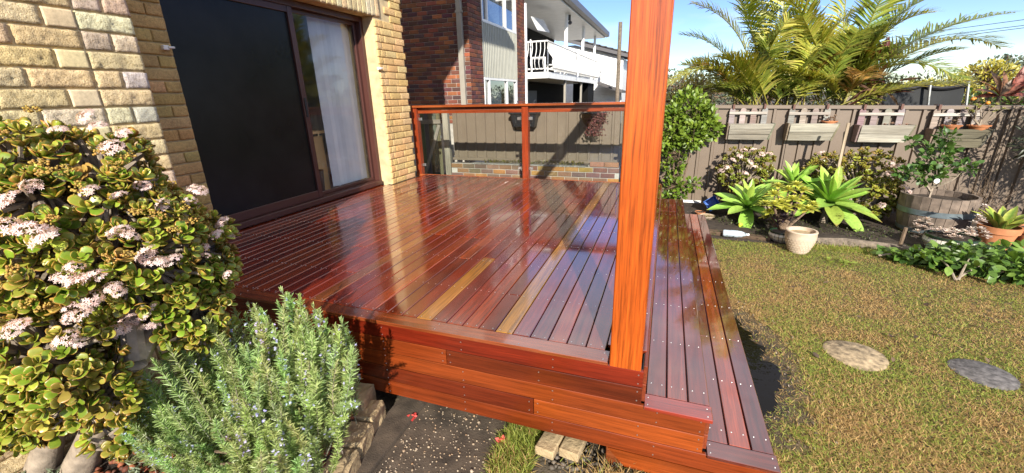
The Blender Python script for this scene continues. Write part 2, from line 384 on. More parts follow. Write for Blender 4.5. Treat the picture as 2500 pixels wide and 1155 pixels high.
# ellipsoid union tools
def ell_sample(ells, n, ok=None, shell=(.82, 1.0)):
    P = []; N = []; A = np.array([e[1][0]*e[1][1]+e[1][1]*e[1][2]+e[1][0]*e[1][2] for e in ells]); A = A/A.sum()
    while len(P) < n:
        k = rng.choice(len(ells), p=A); c, r = np.array(ells[k][0]), np.array(ells[k][1]); d = rdir(1)[0]
        p = c+d*r*rng.uniform(*shell); 
        if any(np.sum(((p-np.array(c2))/np.array(r2))**2) < .55 for j, (c2, r2) in enumerate(ells) if j != k): continue
        if ok and not ok(p): continue
        P.append(p); N.append(d/r)
    return np.array(P), unit(np.array(N))
def ell_hit(ells, px, py):
    d = np.array(ROT @ rc((px, py))); best = None; o = np.array(CAM)
    for c, r in ells:
        c, r = np.array(c), np.array(r); oo = (o-c)/r; dd = d/r; a = dd @ dd; b = oo @ dd; q = oo @ oo-1; D = b*b-a*q
        if D > 0:
            t = (-b-math.sqrt(D))/a
            if best is None or t < best: best = t
    if best is None:
        c, r = ells[0]; best = min(((np.array(e[0])-o) @ d for e in ells))
    return o+d*best
# ------------------------------------------------------------------ bricks
_bv = {}
def brick_rock(key, l, h, dep, rock, mat, r):
    """split-face block: a fine broken front"""
    nx, nz = max(6, int(l/.011)), 8; xs = np.linspace(-l/2, l/2, nx); zs = np.linspace(-h/2, h/2, nz); X, Z = np.meshgrid(xs, zs)
    D = r.normal(0, 1, (nz, nx))*.0019; big = r.normal(0, 1, (3, 5)); D += .0016*np.array([[big[int(j*2.99/nz), int(i*4.99/nx)] for i in range(nx)] for j in range(nz)])
    E = (X == xs[0]) | (X == xs[-1]) | (Z == zs[0]) | (Z == zs[-1]); D = np.where(E, -.0045+D*.5, D); X = X+r.normal(0, .0012, X.shape); Z = Z+r.normal(0, .0010, Z.shape)
    V = np.stack([X.ravel(), D.ravel(), Z.ravel()], 1).tolist(); F = [(j*nx+i, j*nx+i+1, (j+1)*nx+i+1, (j+1)*nx+i) for j in range(nz-1) for i in range(nx-1)]
    loop = [i for i in range(nx)]+[j*nx+nx-1 for j in range(1, nz)]+[(nz-1)*nx+i for i in range(nx-2, -1, -1)]+[j*nx for j in range(nz-2, 0, -1)]
    k0 = len(V); V += [[V[i][0], -dep, V[i][2]] for i in loop]
    for a in range(len(loop)): b = (a+1) % len(loop); F.append((loop[b], loop[a], k0+a, k0+b))
    V = np.array(V); F = np.array(F); _bv[key] = (np_mesh('brick', V, F, mat, np.ones((len(V), 3)), smooth=False), V, F); return _bv[key]
def brick_variant(l, h, dep, rock, mat, k):
    key = (round(l, 3), round(h, 3), rock, mat, k)
    if key in _bv: return _bv[key]
    r = np.random.default_rng(abs(hash(key)) % 99991 if False else int(l*1000)*31+k*7+int(rock*1000))
    nx, nz = (9 if l > .15 else 6), 5; V = []; F = []
    if rock > .0085: return brick_rock(key, l, h, dep, rock, mat, r)
    for j in range(nz):
        for i in range(nx):
            x = -l/2+l*i/(nx-1); z = -h/2+h*(0, .12, .5, .88, 1)[j]; x = -l/2+l*np.interp(i, [0, 1, nx-2, nx-1], [0, .03 if l > .15 else .06, .97 if l > .15 else .94, 1]); e = i in (0, nx-1) or j in (0, nz-1)
            jx = (r.normal(0, .0016) if e else r.normal(0, .004))*(rock > .003)
            y = (-.0025*min(1, rock/.006) if e else 0)+r.uniform(-.5, 1)*rock*(0.25 if e else .4)
            V.append((x+jx*.6, y, z+jx*.4))
    for j in range(nz-1):
        for i in range(nx-1): F.append((j*nx+i, j*nx+i+1, (j+1)*nx+i+1, (j+1)*nx+i))
    loop = [i for i in range(nx)]+[j*nx+nx-1 for j in range(1, nz)]+[(nz-1)*nx+i for i in range(nx-2, -1, -1)]+[j*nx for j in range(nz-2, 0, -1)]
    k0 = len(V); V += [(V[i][0], -dep, V[i][2]) for i in loop]
    for a in range(len(loop)): b = (a+1) % len(loop); F.append((loop[b], loop[a], k0+a, k0+b))
    V = np.array(V); F = np.array(F); me = np_mesh('brick', V, F, mat, np.ones((len(V), 3)), smooth=False)
    _bv[key] = (me, V, F); return _bv[key]
for nm in ('rock_brick', 'smooth_brick', 'dark_brick'):      # bricks: object colour x point colour
    m = MATS[nm]; t_ = m.node_tree; oi = [n for n in t_.nodes if n.type == 'OBJECT_INFO'][0]
    a = t_.nodes.new('ShaderNodeAttribute'); a.attribute_name = 'Col'; mm = t_.nodes.new('ShaderNodeMixRGB'); mm.blend_type = 'MULTIPLY'; mm.inputs[0].default_value = 1
    tg = [l.to_socket for l in oi.outputs['Color'].links]
    t_.links.new(oi.outputs['Color'], mm.inputs[1]); t_.links.new(a.outputs['Color'], mm.inputs[2])
    for s_ in tg: t_.links.new(mm.outputs[0], s_)
class Bricks:
    def __init__(s, parent, limit=300): s.p = parent; s.l = []; s.limit = limit
    def add(s, c, xdir, nrm, l, h, rock, mat, col, dep=.05):
        s.l.append((Vector(c), Vector(xdir), Vector(nrm), l, h, rock, mat, col, dep))
    def score(s, b):
        v = ROT.transposed() @ (b[0]-CAM)
        if v.z > -.1: return 0
        x = CX+FPX*v.x/-v.z; y = CY-FPX*v.y/-v.z; sc = (FPX/-v.z)**2*b[3]*b[4]*abs(b[2].dot((b[0]-CAM).normalized()))
        return sc if -60 < x < IW+60 and -60 < y < IH+60 else sc*1e-4
    def done(s):
        s.l.sort(key=s.score, reverse=True); rest = {}
        for i, (c, xd, n, l, h, rock, mat, col, dep) in enumerate(s.l):
            me, V, F = brick_variant(l, h, dep, rock, mat, i % 7)
            M = Matrix((xd, n, xd.cross(n))).transposed()
            if i < s.limit:
                o = link_mesh('brick', me, s.p, col); o.matrix_local = Matrix.Translation(c-org(s.p)) @ M.to_4x4()
            else:
                rest.setdefault(mat, []).append((V @ np.array(M).T+np.array(c), F, np.repeat(np.array([col]), len(V), 0)))
        for mat, ps in rest.items(): scat_obj('brick', ps, mat, s.p, False, 'stuff')
CREAM = [(.76, .61, .35), (.79, .64, .38), (.74, .58, .32), (.77, .62, .36), (.78, .67, .45)]
ODD = [(.66, .62, .54), (.62, .47, .36), (.70, .58, .44), (.66, .53, .42)]
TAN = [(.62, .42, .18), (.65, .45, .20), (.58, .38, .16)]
COURSE = .0857; Z0 = .164
def jz(v, s=.1): return tuple(max(0, c*(1+random.uniform(-s, s))) for c in v)

# ------------------------------------------------------------------ ground
G = -.58
def sheet(name, x0, x1, y0, y1, z, mat): return struct(MB().add([(x0, y0, z), (x1, y0, z), (x1, y1, z), (x0, y1, z)], [(0, 1, 2, 3)]).build(name, mat))
sheet('ground', -300, 300, -200, 500, G-.03, 'ground_earth')
LAWN = [(.50, -3.0), (8, -3.0), (8, 4.6), (3.4, 4.9), (2.7, 5.25), (1.9, 5.32), (1.2, 5.28), (.50, 5.30)]
struct(MB().add([(x, y, G) for x, y in LAWN], [tuple(range(len(LAWN)))]).build('lawn', 'lawn_earth'))
BED = [(.05, 5.66), (.58, 5.66), (.58, 5.30), (1.2, 5.28), (1.9, 5.32), (2.7, 5.25), (3.4, 4.9), (8, 4.6), (8, 7.2), (.05, 7.2)]
struct(MB().add([(x, y, G+.006) for x, y in BED], [tuple(range(len(BED)))]).build('garden_bed', 'soil'))

# ------------------------------------------------------------------ our house
XF, XW, YC = -3.47, -2.60, 1.58          # recessed face, wing face, wing corner
DY0, DY1, DZ = 2.32, 4.79, 2.08          # door opening
H = thing('brick_house', (-3.47, 3.4, -.6), 'cream rock-faced brick house with dark sliding door opening onto the deck', 'house')
mb = MB(); mb.box(-9, XW-.012, -4, YC-.012, -.6, 5); mb.box(-4.0, XF-.016, YC-.012, DY0+.004, -.6, 5); mb.box(-4.0, XF-.017, DY0+.004, DY1-.004, DZ+.003, 5.001)
mb.box(-4.0, XF-.016, DY1-.004, 5.385, -.6, 5.002); mb.build('wall', 'mortar', H)
mb = MB(); mb.box(-9, -4.001, 5.25, 5.384, -.6, 5.003); mb.build('side_wall', 'mortar', H)
MB().box(-9, -3.76, YC-.01, 5.25, -.2, .02).build('interior_floor', 'interior_floor', H)
MB().box(-9.0, -8.9, YC, 5.24, .02, 2.5).build('interior_wall', 'interior_wall', H)
mb = MB(); mb.box(-8.9, -4.0, YC-.011, YC+.02, .02, 2.5); mb.box(-8.9, -4.0, 5.2, 5.249, .02, 2.5); mb.box(-8.9, -4.0, YC+.02, 5.2, 2.4, 2.5); mb.build('interior_lining', 'interior_wall', H)
MB().box(-9.3, -1.95, -4.3, 6.0, 5.003, 5.15).build('roof', 'gutter_grey', H)
bk = Bricks(H)
def zrow(k): return Z0+COURSE*k
for k in range(-7, 28):                                                 # wing face
    zc = zrow(k)-COURSE/2; y = YC; odd = k % 2
    if odd: seg = [.112, .112]
    else: seg = [.232]
    first = True; y0 = YC; lens = list(seg); lens += ([.112] if not odd else [])+[.232]*8
    for i, l in enumerate(lens):
        if y0-l < .25: break
        c = random.choice(CREAM) if l > .2 or i < 2 else random.choice(ODD)
        if i < 2 and odd and random.random() < .5: c = random.choice(ODD)
        sm = (l < .2 and i == 1 and not odd)
        bk.add((XW, y0-l/2, zc), (0, -1, 0), (1, 0, 0), l-.004, COURSE-.009, .003 if sm else .009, 'smooth_brick' if sm else 'rock_brick', jz(c, .06))
        y0 -= l+.006
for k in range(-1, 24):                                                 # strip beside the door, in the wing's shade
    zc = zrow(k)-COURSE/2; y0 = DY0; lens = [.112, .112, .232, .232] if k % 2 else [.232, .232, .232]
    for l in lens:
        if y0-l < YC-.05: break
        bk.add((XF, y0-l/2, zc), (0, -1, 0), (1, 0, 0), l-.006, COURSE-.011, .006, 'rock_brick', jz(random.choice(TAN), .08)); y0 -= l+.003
for k in range(-1, 36):                                                 # pillar
    zc = zrow(k)-COURSE/2; h = COURSE-.009
    if k == -1: zc = (zrow(-1)-.006)/2; h = zrow(-1)-.012
    y0 = DY1; lens = [.10, .232, .232, .06] if k % 2 else [.06, .10, .232, .232]
    if zc > DZ+.02: y0 = 3.5; lens = [.12*(k % 2)+.112]+[.232]*8
    for i, l in enumerate(lens):
        l2 = min(l, 5.4-y0); 
        if l2 < .05: break
        if zc > DZ and zc < 2.31 and y0 < 4.95: y0 += l+.002; continue
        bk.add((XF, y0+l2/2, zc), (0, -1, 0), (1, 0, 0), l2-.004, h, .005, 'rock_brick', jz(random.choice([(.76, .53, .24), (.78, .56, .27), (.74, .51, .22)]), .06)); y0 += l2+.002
    if zc < DZ: bk.add((-3.565, DY1, zc), (1, 0, 0), (0, -1, 0), .186, h, .0015, 'smooth_brick', jz((.74, .53, .24), .05))
y = 1.95
while y < 4.93:                                                          # soldier course over the door
    bk.add((XF+.002, y, DZ+.115), (0, -1, 0), (1, 0, 0), .074, .226, .008, 'rock_brick', jz(random.choice(CREAM), .06)); y += .0835
bk.done()
# sliding door: frame, insect screen, glazing
D = MB(); x0, x1 = -3.78, -3.645
D.box(x0, x1, DY0, DY0+.05, 0, DZ, .003); D.box(x0, x1, DY1-.055, DY1-.001, 0, DZ, .003); D.box(x0, x1+.002, DY0+.05, DY1-.055, DZ-.06, DZ-.001, .003); D.box(x0, x1+.045, DY0+.05, DY1-.055, .012, .066, .003)
door = D.build('sliding_door', 'door_brown', H)
S1, S2 = DY0+.05, 3.70
D = MB(); xa, xb = -3.69, -3.655
D.box(xa, xb, S1, S1+.055, .068, DZ-.062, .003); D.box(xa, xb+.004, S2-.06, S2, .068, DZ-.062, .003); D.box(xa, xb, S1+.055, S2-.06, DZ-.12, DZ-.062, .003); D.box(xa, xb, S1+.055, S2-.06, .068, .15, .003)
D.build('screen_frame', 'door_brown', door)
box_obj('insect_screen', -3.68, -3.676, S1+.055, S2-.06, .15, DZ-.12, 'screen_mesh', door)
D = MB(); D.box(-3.75, -3.70, S2-.05, S2+.025, .068, DZ-.062, .003); D.box(-3.75, -3.715, DY1-.10, DY1-.056, .068, DZ-.062, .003); D.box(-3.75, -3.716, S2+.025, DY1-.10, DZ-.10, DZ-.062, .003); D.box(-3.75, -3.716, S2+.025, DY1-.10, .068, .105, .003)
D.build('glazing_frame', 'door_brown', door)
box_obj('pane', -3.735, -3.729, S2+.02, DY1-.095, .10, DZ-.095, 'window_glass', door)
mb = MB(); mb.box(-3.655, -3.64, S2-.045, S2-.02, .95, 1.15, .003); mb.build('handle', 'black_plastic', door)
for (px, py, xx) in ((408, 118, XF+.02), (927, 168, XF+.02)):
    p = atx(px, py, xx); mb = MB(); mb.box(p.x-.02, p.x+.012, p.y-.03, p.y+.01, p.z-.012, p.z+.02, .003); mb.box(p.x-.005, p.x+.02, p.y, p.y+.045, p.z, p.z+.014, .003); mb.build('hook', 'white_paint', H)
# behind the glass
cu = thing('vertical_blind', (-3.9, 4.5, .05), 'pale grey vertical blind slats hanging inside the sliding door glass', 'blind')
yy = 4.16
for i in range(9):
    a = R_(34+random.uniform(-10, 10)); c = Vector((-3.86, yy+i*.066, 0)); dx, dy = .045*math.sin(a), .045*math.cos(a)
    m_ = MB(); m_.add([(c.x-dx, c.y-dy, .09), (c.x+dx, c.y+dy, .09), (c.x+dx, c.y+dy, 2.02), (c.x-dx, c.y-dy, 2.02), (c.x-dx+.004, c.y-dy, .09), (c.x+dx+.004, c.y+dy, .09), (c.x+dx+.004, c.y+dy, 2.02), (c.x-dx+.004, c.y-dy, 2.02)], [(0, 1, 2, 3), (7, 6, 5, 4), (0, 3, 7, 4), (1, 5, 6, 2), (2, 6, 7, 3), (0, 4, 5, 1)])
    m_.build('slat', 'curtain', cu)
ds = thing('desk', (-4.3, 4.0, .02), 'light wood desk with panel ends standing behind the sliding door glass', 'desk')
box_obj('desk_top', -5.4, -4.02, 3.62, 4.30, .73, .765, 'desk_wood', ds, .003); box_obj('end_panel', -4.10, -4.07, 3.66, 4.27, .02, .70, 'desk_wood', ds, .002)
box_obj('end_panel', -5.35, -5.32, 3.66, 4.27, .02, .70, 'desk_wood', ds, .002); box_obj('modesty_panel', -5.32, -4.10, 4.23, 4.25, .25, .70, 'desk_wood', ds)
for yv in (3.7, 4.2): box_obj('top_spacer', -4.09, -4.07, yv, yv+.02, .70, .73, 'steel', ds)
bn = thing('waste_bin', (-3.92, 3.86, .02), 'black plastic waste bin beside the desk behind the glass', 'bin')
MB().lathe([(.0, 0), (.085, 0), (.105, .30), (.11, .30), (.10, .285), (.08, .01), (.0, .01)], (-3.93, 3.90, .022), 16).build('bucket', 'black_plastic', bn, True)
bo = thing('potted_ornament', (-4.25, 4.1, .765), 'small dark bonsai-like ornament standing on the desk', 'ornament')
mb = MB(); mb.box(-4.34, -4.16, 4.02, 4.2, .766, .80, .008); mb.build('tray', 'dark_grey', bo)
mb = MB(); mb.tube([(-4.25, 4.1, .80), (-4.22, 4.13, .88), (-4.27, 4.08, .93), (-4.2, 4.16, .99)], [.02, .017, .014, .006], 6); mb.tube([(-4.22, 4.13, .87), (-4.3, 4.02, .95)], [.012, .006], 5); mb.build('trunk', 'bark', bo)
P = rng.normal(0, .03, (160, 3))+np.array([[-4.2, 4.16, .98], [-4.3, 4.03, .95], [-4.25, 4.1, .95]])[rng.integers(0, 3, 160)]
scat_obj('foliage', [scat(LEAF, P, eulr(160), rng.uniform(.012, .025, 160), colmix(160, (.03, .05, .015), (.05, .07, .02)))], 'leaf', bo)

# ------------------------------------------------------------------ deck
DK = thing('timber_deck', (-1.7, 1.6, -.58), 'wet red-brown hardwood deck with front cladding and two side steps', 'deck')
RED = [(.23, .030, .008), (.26, .036, .009), (.28, .045, .010), (.19, .025, .008), (.24, .033, .010), (.31, .056, .012), (.17, .024, .008)]
FY, BY, PITCH, BW = 1.593, 5.60, .091, .086
YEL = (.45, .175, .034)
k = 0; screws = []
joists = [FY+.05+i*.45 for i in range(10)]
while True:
    xr = .009-PITCH*k; xc = xr-PITCH/2
    if xc < -3.63: break
    y0, y1 = FY+.092, BY-.002
    if xc < XF+.03: y0, y1 = DY0+.06, DY1-.06
    if k == 0: y0 = FY+.14
    if k == 1: y0 = FY+.142
    cuts = [y0]
    if k == 12: cuts += [2.60]
    elif k not in (7,) and k > 1: 
        j = random.choice(joists[1:8]); 
        if random.random() < .75: cuts += [j]
    cuts += [y1]
    for a, b in zip(cuts[:-1], cuts[1:]):
        c = random.choice(RED)
        if k == 7 or (k == 12 and a < 2): c = YEL
        if k == 8: c = (.15, .024, .009)
        if k in (9, 10, 11): c = random.choice(RED[1:6])
        if k < 7 and k > 0: c = random.choice([(.17, .034, .018), (.21, .040, .016), (.15, .034, .022), (.24, .045, .014)])
        if k == 20: c = (.30, .085, .025)
        board('deck_board', (xc, a+.0015, -.0095), (xc, b-.0015, -.0095), BW, .019, 'wet_wood', DK, jz(c, .12))
    for j in joists+[FY+.115, BY-.03]:
        if y0 < j < y1:
            for dx in (-.026, .026): screws.append((xc+dx, j+random.uniform(-.004, .004), .0002, 2))
    k += 1
board('border_board', (-2.60, FY+.045, -.0095), (-.152, FY+.045, -.0095), .09, .019, 'wet_wood', DK, (.26, .06, .018))
for x in np.arange(-2.4, -.15, .45):
    for dy in (.02, .068): screws.append((x+.03, FY+dy, .0002, 2))
for dy in (.02, .068): screws.append((-.175, FY+dy, .0002, 2))
FA = FY+.017
OR = [(.30, .085, .022), (.34, .10, .026), (.40, .125, .03), (.24, .062, .018), (.20, .05, .018)]
def fascia(xa, xb, zt, zb, col): board('cladding_board', (xa, FA, (zt+zb)/2), (xb, FA, (zt+zb)/2), zt-zb-.003, .019, 'satin_wood', DK, col, up=Vector((0, -1, 0)))
for xa, xb, zt, zb, col in [(-2.6, 0, -.0195, -.105, (.20, .026, .010)), (-2.6, -.961, -.105, -.194, (.25, .058, .014)), (-.958, 0, -.105, -.194, (.15, .032, .010)),
    (-2.6, .266, -.194, -.287, (.27, .066, .015)), (-2.6, -.497, -.287, -.380, (.16, .031, .010)), (-.494, .267, -.287, -.380, (.34, .088, .017)), (-2.6, .555, -.380, -.470, (.24, .054, .013))]:
    fascia(xa, xb, zt, zb, (col[0]*.84, col[1]*.66, col[2]*.6))
    for x in np.concatenate([np.arange(max(xa, -2.3)+.02, xb, .47), [xb-.02]]):
        for z in (zt-.022, zb+.02): screws.append((x, FA-.0098, z, 1))
o = MB().prism([(-.132, -.4715), (-.049, -.56), (.555, -.56), (.555, -.4715)], 1, FA-.0095, FA+.0095).build('cladding_board', 'satin_wood', DK, color=(.25, .05, .009))
# steps
def step(xa, xb, zt, cols, cf):
    w = (xb-xa)/3
    for i in range(3):
        xc = xa+w*(i+.5); cut = random.choice([2.6, 3.5, 4.4, 5.0]); 
        for a, b, cc in ((FY+.093, cut, cols[i]), (cut, BY+.03, jz(cols[i], .2))):
            board('step_board', (xc, a+.001, zt-.0095), (xc, b-.001, zt-.0095), w-.0055, .019, 'wet_wood', DK, cc)
        for j in joists[1:]+[FY+.115]:
            for dx in (-.024, .024): screws.append((xc+dx, j+.06, zt+.0002, 2))
    board('step_border', (xa-.003, FY+.045, zt-.0095), (xb+.004, FY+.045, zt-.0095), .09, .019, 'wet_wood', DK, cf)
    for x in (xa+.012, xb-.015):
        for dy in (.02, .068): screws.append((x, FY+dy, zt+.0002, 2))
step(.016, .286, -.191, [(.19, .036, .020), (.21, .040, .022), (.19, .036, .020)], (.30, .034, .014))
step(.290, .561, -.374, [(.15, .030, .018), (.34, .058, .018), (.15, .027, .018)], (.14, .028, .018))
for xa, zt, zb in ((-.002, -.004, -.19), (.267, -.212, -.372), (.545, -.395, -.56)):
    h = (zt-zb)/2
    for i in range(2):
        board('riser_board', (xa+.0085, FA+.0105, zt-h*(i+.5)), (xa+.0085, BY+.01, zt-h*(i+.5)), h-.003, .017, 'satin_wood', DK, jz((.22, .05, .02), .1), up=Vector((1, 0, 0)))
mb = MB()  # joists, with dark boxes added under the boards to block light
for j in joists+[BY-.08]: mb.box(-3.4, -.01, j-.02, j+.02, -.16, -.0195)
mb.box(-3.4, -.02, 1.635, 1.67, -.455, -.02); mb.box(-.01, .26, 1.63, 5.55, -.37, -.215); mb.box(-.1, .53, 1.64, 5.55, -.58, -.40)
mb.build('subframe_light_block', 'dark_grey', DK)
box_obj('stump_post', -.14, -.06, 1.63, 1.71, -.6, -.45, 'post_wood', DK, .003, (.22, .06, .02))
mb = MB()
for x, y, z, ax in screws:
    if ax == 2: mb.lathe([(0, .0012), (.0030, .001), (.0036, 0)], (x, y, z), 6)
    else: mb.lathe([(0, .0012), (.0030, .001), (.0036, 0)], (x, y, z), 6, M=Matrix.Rotation(R_(90), 3, 'X'))
mb.build('screw_heads', 'steel', DK)['kind'] = 'stuff'
# corner post
PO = thing('timber_post', (-.078, 1.66, 0), 'tall square orange hardwood post standing on the front deck corner', 'post')
o = board('shaft', (-.0785, 1.662, -.0205), (-.0785, 1.662, 2.139), .133, .133, 'post_wood', PO, (.50, .098, .011), up=Vector((0, -1, 0)), b=.004)
board('beam', (-.0785, 1.58, 2.21), (-.0785, 5.78, 2.21), .12, .14, 'post_wood', PO, (.45, .10, .013)); board('rear_shaft', (-.0785, 5.73, -.5), (-.0785, 5.73, 2.139), .09, .09, 'post_wood', PO, (.45, .10, .013), up=Vector((0, -1, 0)))
# ------------------------------------------------------------------ balustrade
RL = thing('deck_balustrade', (-1.8, 5.6, 0), 'hardwood handrail with glass infill along the far deck edge', 'railing')
CR = (.26, .05, .014)
board('handrail', (-3.60, 5.64, 1.0), (-.045, 5.64, 1.0), .135, .030, 'satin_wood', RL, (.30, .072, .018))
for a, b in ((-3.50, -1.868), (-1.772, -.14)):
    board('under_rail', (a, 5.645, .922), (b, 5.645, .922), .042, .036, 'satin_wood', RL, CR, up=Vector((0, -1, 0)))
    board('top_rail', (a, 5.665, .965), (b, 5.665, .965), .04, .03, 'satin_wood', RL, (.2, .05, .018), up=Vector((0, -1, 0)))
    box_obj('glass_panel', a+.012, b-.012, 5.640, 5.648, .03, .902, 'clear_glass', RL)
    for xx in (a+.02, b-.05):
        for zz in (.12, .8): box_obj('glass_clip', xx-.02, xx+.03, 5.628, 5.66, zz, zz+.04, 'steel', RL, .003)
for xa in (-3.595, -1.865, -.138): board('post', (xa+.045, 5.645, -.001), (xa+.045, 5.645, .9845), .09, .09, 'satin_wood', RL, (.28, .045, .013), up=Vector((0, -1, 0)), b=.003)
board('edge_trim', (-3.6, BY+.009, -.012), (0, BY+.009, -.012), .022, .03, 'satin_wood', DK, (.34, .09, .03))
# ------------------------------------------------------------------ neighbour's brick house
NX, NY, NE = -4.07, 8.8, 12.65
NH = thing('brick_house', (-5, 9, -.6), 'dark red-brown two-storey brick house with white balcony behind the fence', 'house')
mb = MB(); mb.box(-12, NX-.012, NY+.012, 9.53, -.6, 6); mb.box(-12, NX-.012, 11.92, NE, -.6, 6); mb.box(-12, NX-.5, 9.53, 11.92, -.6, 6.001); mb.box(-12, NX-.04, 9.53, 11.92, 3.95, 6.002)
mb.box(-12, -5.6, NE, 22.0, -.6, 6); mb.build('wall', 'grey_mortar', NH)
DB = [(.13, .05, .038), (.16, .06, .042), (.10, .045, .04), (.19, .068, .04), (.12, .055, .05), (.22, .08, .042), (.09, .042, .042), (.30, .105, .045)]
bk = Bricks(NH)
for k in range(0, 44):
    zc = .60+.0862*k; x0 = NX
    lens = ([.11] if k % 2 else [])+[.23]*9
    for l in lens:
        if x0-l < -6.3: break
        bk.add((x0-l/2-.003, NY, zc), (1, 0, 0), (0, -1, 0), l-.003, .075, .001, 'dark_brick', jz(random.choice(DB), .15)); x0 -= l+.01
    for ya, yb in ((NY, 9.53), (11.92, NE)):
        y0 = ya; ls = ([.23, .23, .23] if k % 2 else [.11, .23, .23, .11])
        for l in ls:
            l2 = min(l, yb-y0-.003)
            if l2 < .05: break
            bk.add((NX, y0+l2/2+.003, zc), (0, -1, 0), (1, 0, 0), l2-.003, .075, .001, 'dark_brick', jz(random.choice(DB[:6]), .15)); y0 += l2+.01
bk.done()
o = MB(); o.box(-4.30, -4.185, NY-.09, NY-.008, -.6, 3.1, .006); o.build('downpipe', 'taupe_paint', NH)
box_obj('pipe_bracket', -4.315, -4.17, NY-.095, NY-.006, 2.78, 2.82, 'taupe_paint', NH)
def nwin(z0, z1, nm):
    x = NX-.02; m = MB(); y0, y1 = 9.545, 11.90
    for a, b in ((y0, y0+.05), (9.85, 9.905), (11.07, 11.125), (y1-.09, y1)): m.box(x-.06, x+.02, a, b, z0+.05, z1-.05)
    m.box(x-.06, x+.022, y0, y1, z0, z0+.055); m.box(x-.06, x+.022, y0, y1, z1-.055, z1)
    wn = m.build('window', 'white_paint', NH)
    for a, b in ((y0+.05, 9.85), (9.905, 11.07), (11.125, y1-.09)): box_obj('pane', x-.03, x-.024, a, b, z0+.055, z1-.055, 'far_glass', wn)
    m = MB(); n = 26; V = []
    ya, yb = (9.9, 11.12)
    for i in range(n*4+1):
        yy = ya+(yb-ya)*i/(n*4); xx = x-.2+.035*math.sin(i*math.pi/2); V += [(xx, yy, z0+.02), (xx, yy, z1)]
    m.add(V, [(2*i, 2*i+2, 2*i+3, 2*i+1) for i in range(n*4)]); m.build('curtain', 'curtain', wn, True)
nwin(2.72, 3.95, 'u'); nwin(.35, 1.55, 'l')
m = MB(); y = 9.545
while y < 11.88: m.box(NX-.05, NX-.004, y, y+.105, 1.552, 2.715); m.box(NX-.03, NX+.012, y+.088, y+.105, 1.553, 2.714); y += .1063
m.build('ribbed_panel', 'panel_grey', NH)
box_obj('corner_pipe', NX-.02, NX+.05, NE-.02, NE+.05, -.6, 3.6, 'white_paint', NH)
# balcony
BX, B0, B1 = -3.42, 12.72, 21.9
bal = box_obj('balcony', -5.6, BX, B0, B1+.3, 1.66, 1.76, 'white_paint', NH)
box_obj('balcony_edge', BX-.02, BX+.03, B0-.03, B1+.33, 1.60, 1.77, 'white_paint', bal); box_obj('balcony_edge', -4.06, BX-.02, B0-.03, B0+.0, 1.60, 1.77, 'white_paint', bal)
box_obj('balcony_soffit', -5.59, BX-.02, B0+.01, B1+.2, 1.63, 1.659, 'cream_paint', bal)
m = MB(); 
for a in ((NX, B0, BX, B0), (BX, B0, BX, B1)):
    for z in (2.60, 1.86): m.tube([(a[0], a[1], z), (a[2], a[3], z)], .022, 5)
m.build('balcony_rail', 'white_paint', bal)
def bel(x, y, nx, ny, r=.011):
    m = MB(); P = []
    for z, o_ in ((1.84, .0), (1.90, .14), (2.02, .19), (2.16, .14), (2.30, .03), (2.42, -.02), (2.60, 0)): P.append((x+nx*o_, y+ny*o_, z))
    m.tube(P, r, 4, cap=False); return m.build('baluster', 'white_paint', bal, True)
for i in range(5): bel(NX+.07+i*.125, B0, 0, -1)
first = bel(BX, B0+.1, 1, 0)
for i in range(1, 75):
    o = link_mesh('baluster', first.data, bal); o.location = (0, i*.122, 0)
for yy in (15.37, 18.45, 21.4): box_obj('balcony_post', BX-.1, BX-.0, yy-.05, yy+.05, 1.76, 3.70, 'white_paint', bal)
for yy in (15.38, 18.4): box_obj('lower_post', BX-.1, BX-.03, yy-.05, yy+.05, -.6, 1.62, 'taupe_paint', bal)
rf = box_obj('roof', -12.3, -3.15, NE-.0, 22.9, 3.78, 3.92, 'gutter_grey', NH); box_obj('soffit', -5.6, -3.2, NE+.01, 22.8, 3.72, 3.779, 'white_paint', rf)
MB().prism([(-3.16, 3.76), (-3.02, 3.80), (-3.02, 3.99), (-3.16, 3.99)], 1, NE-.3, 23.0).build('gutter', 'gutter_grey', rf)
m = MB(); m.box(-5.61, -5.56, NE+.5, 22, 1.76, 3.7); m.build('balcony_wall', 'dark_brick', NH, color=(.12, .05, .04))
box_obj('glass_door', -5.56, -5.54, 13.3, 15.2, 1.78, 3.3, 'far_glass', NH); box_obj('door_backing', -5.57, -5.561, 13.3, 15.2, 1.78, 3.3, 'dark_grey', NH)
box_obj('lower_wall', -5.0, -4.9, 13, 21.8, -.6, 1.6, 'dark_brick', NH, color=(.075, .035, .03)); box_obj('lower_door', -4.9, -4.88, 14.2, 16.6, -.6, 1.3, 'dark_grey', NH)
box_obj('brick_pier', -4.2, -3.5, 20.2, 21.8, -.6, 1.60, 'dark_brick', NH, color=(.22, .085, .055))
m = MB(); m.add([(-4.05, 13.2, 3.35), (-4.05, 14.6, 3.45), (-3.85, 14.6, 3.08), (-3.85, 13.2, 2.98), (-4.05, 13.2, 3.33), (-4.05, 14.6, 3.43), (-3.85, 14.6, 3.06), (-3.85, 13.2, 2.96)], [(0, 1, 2, 3), (7, 6, 5, 4), (0, 3, 7, 4), (3, 2, 6, 7), (2, 1, 5, 6), (1, 0, 4, 5)]); m.build('awning', 'white_paint', NH)
lt = MB(); lt.box(-3.5, -3.42, 15.75, 15.83, 3.55, 3.72); lt.lathe([(0, -.07), (.06, -.04), (.07, .02), (.0, .08)], (-3.44, 15.8, 3.48), 10); lt.build('flood_light', 'dark_grey', NH)
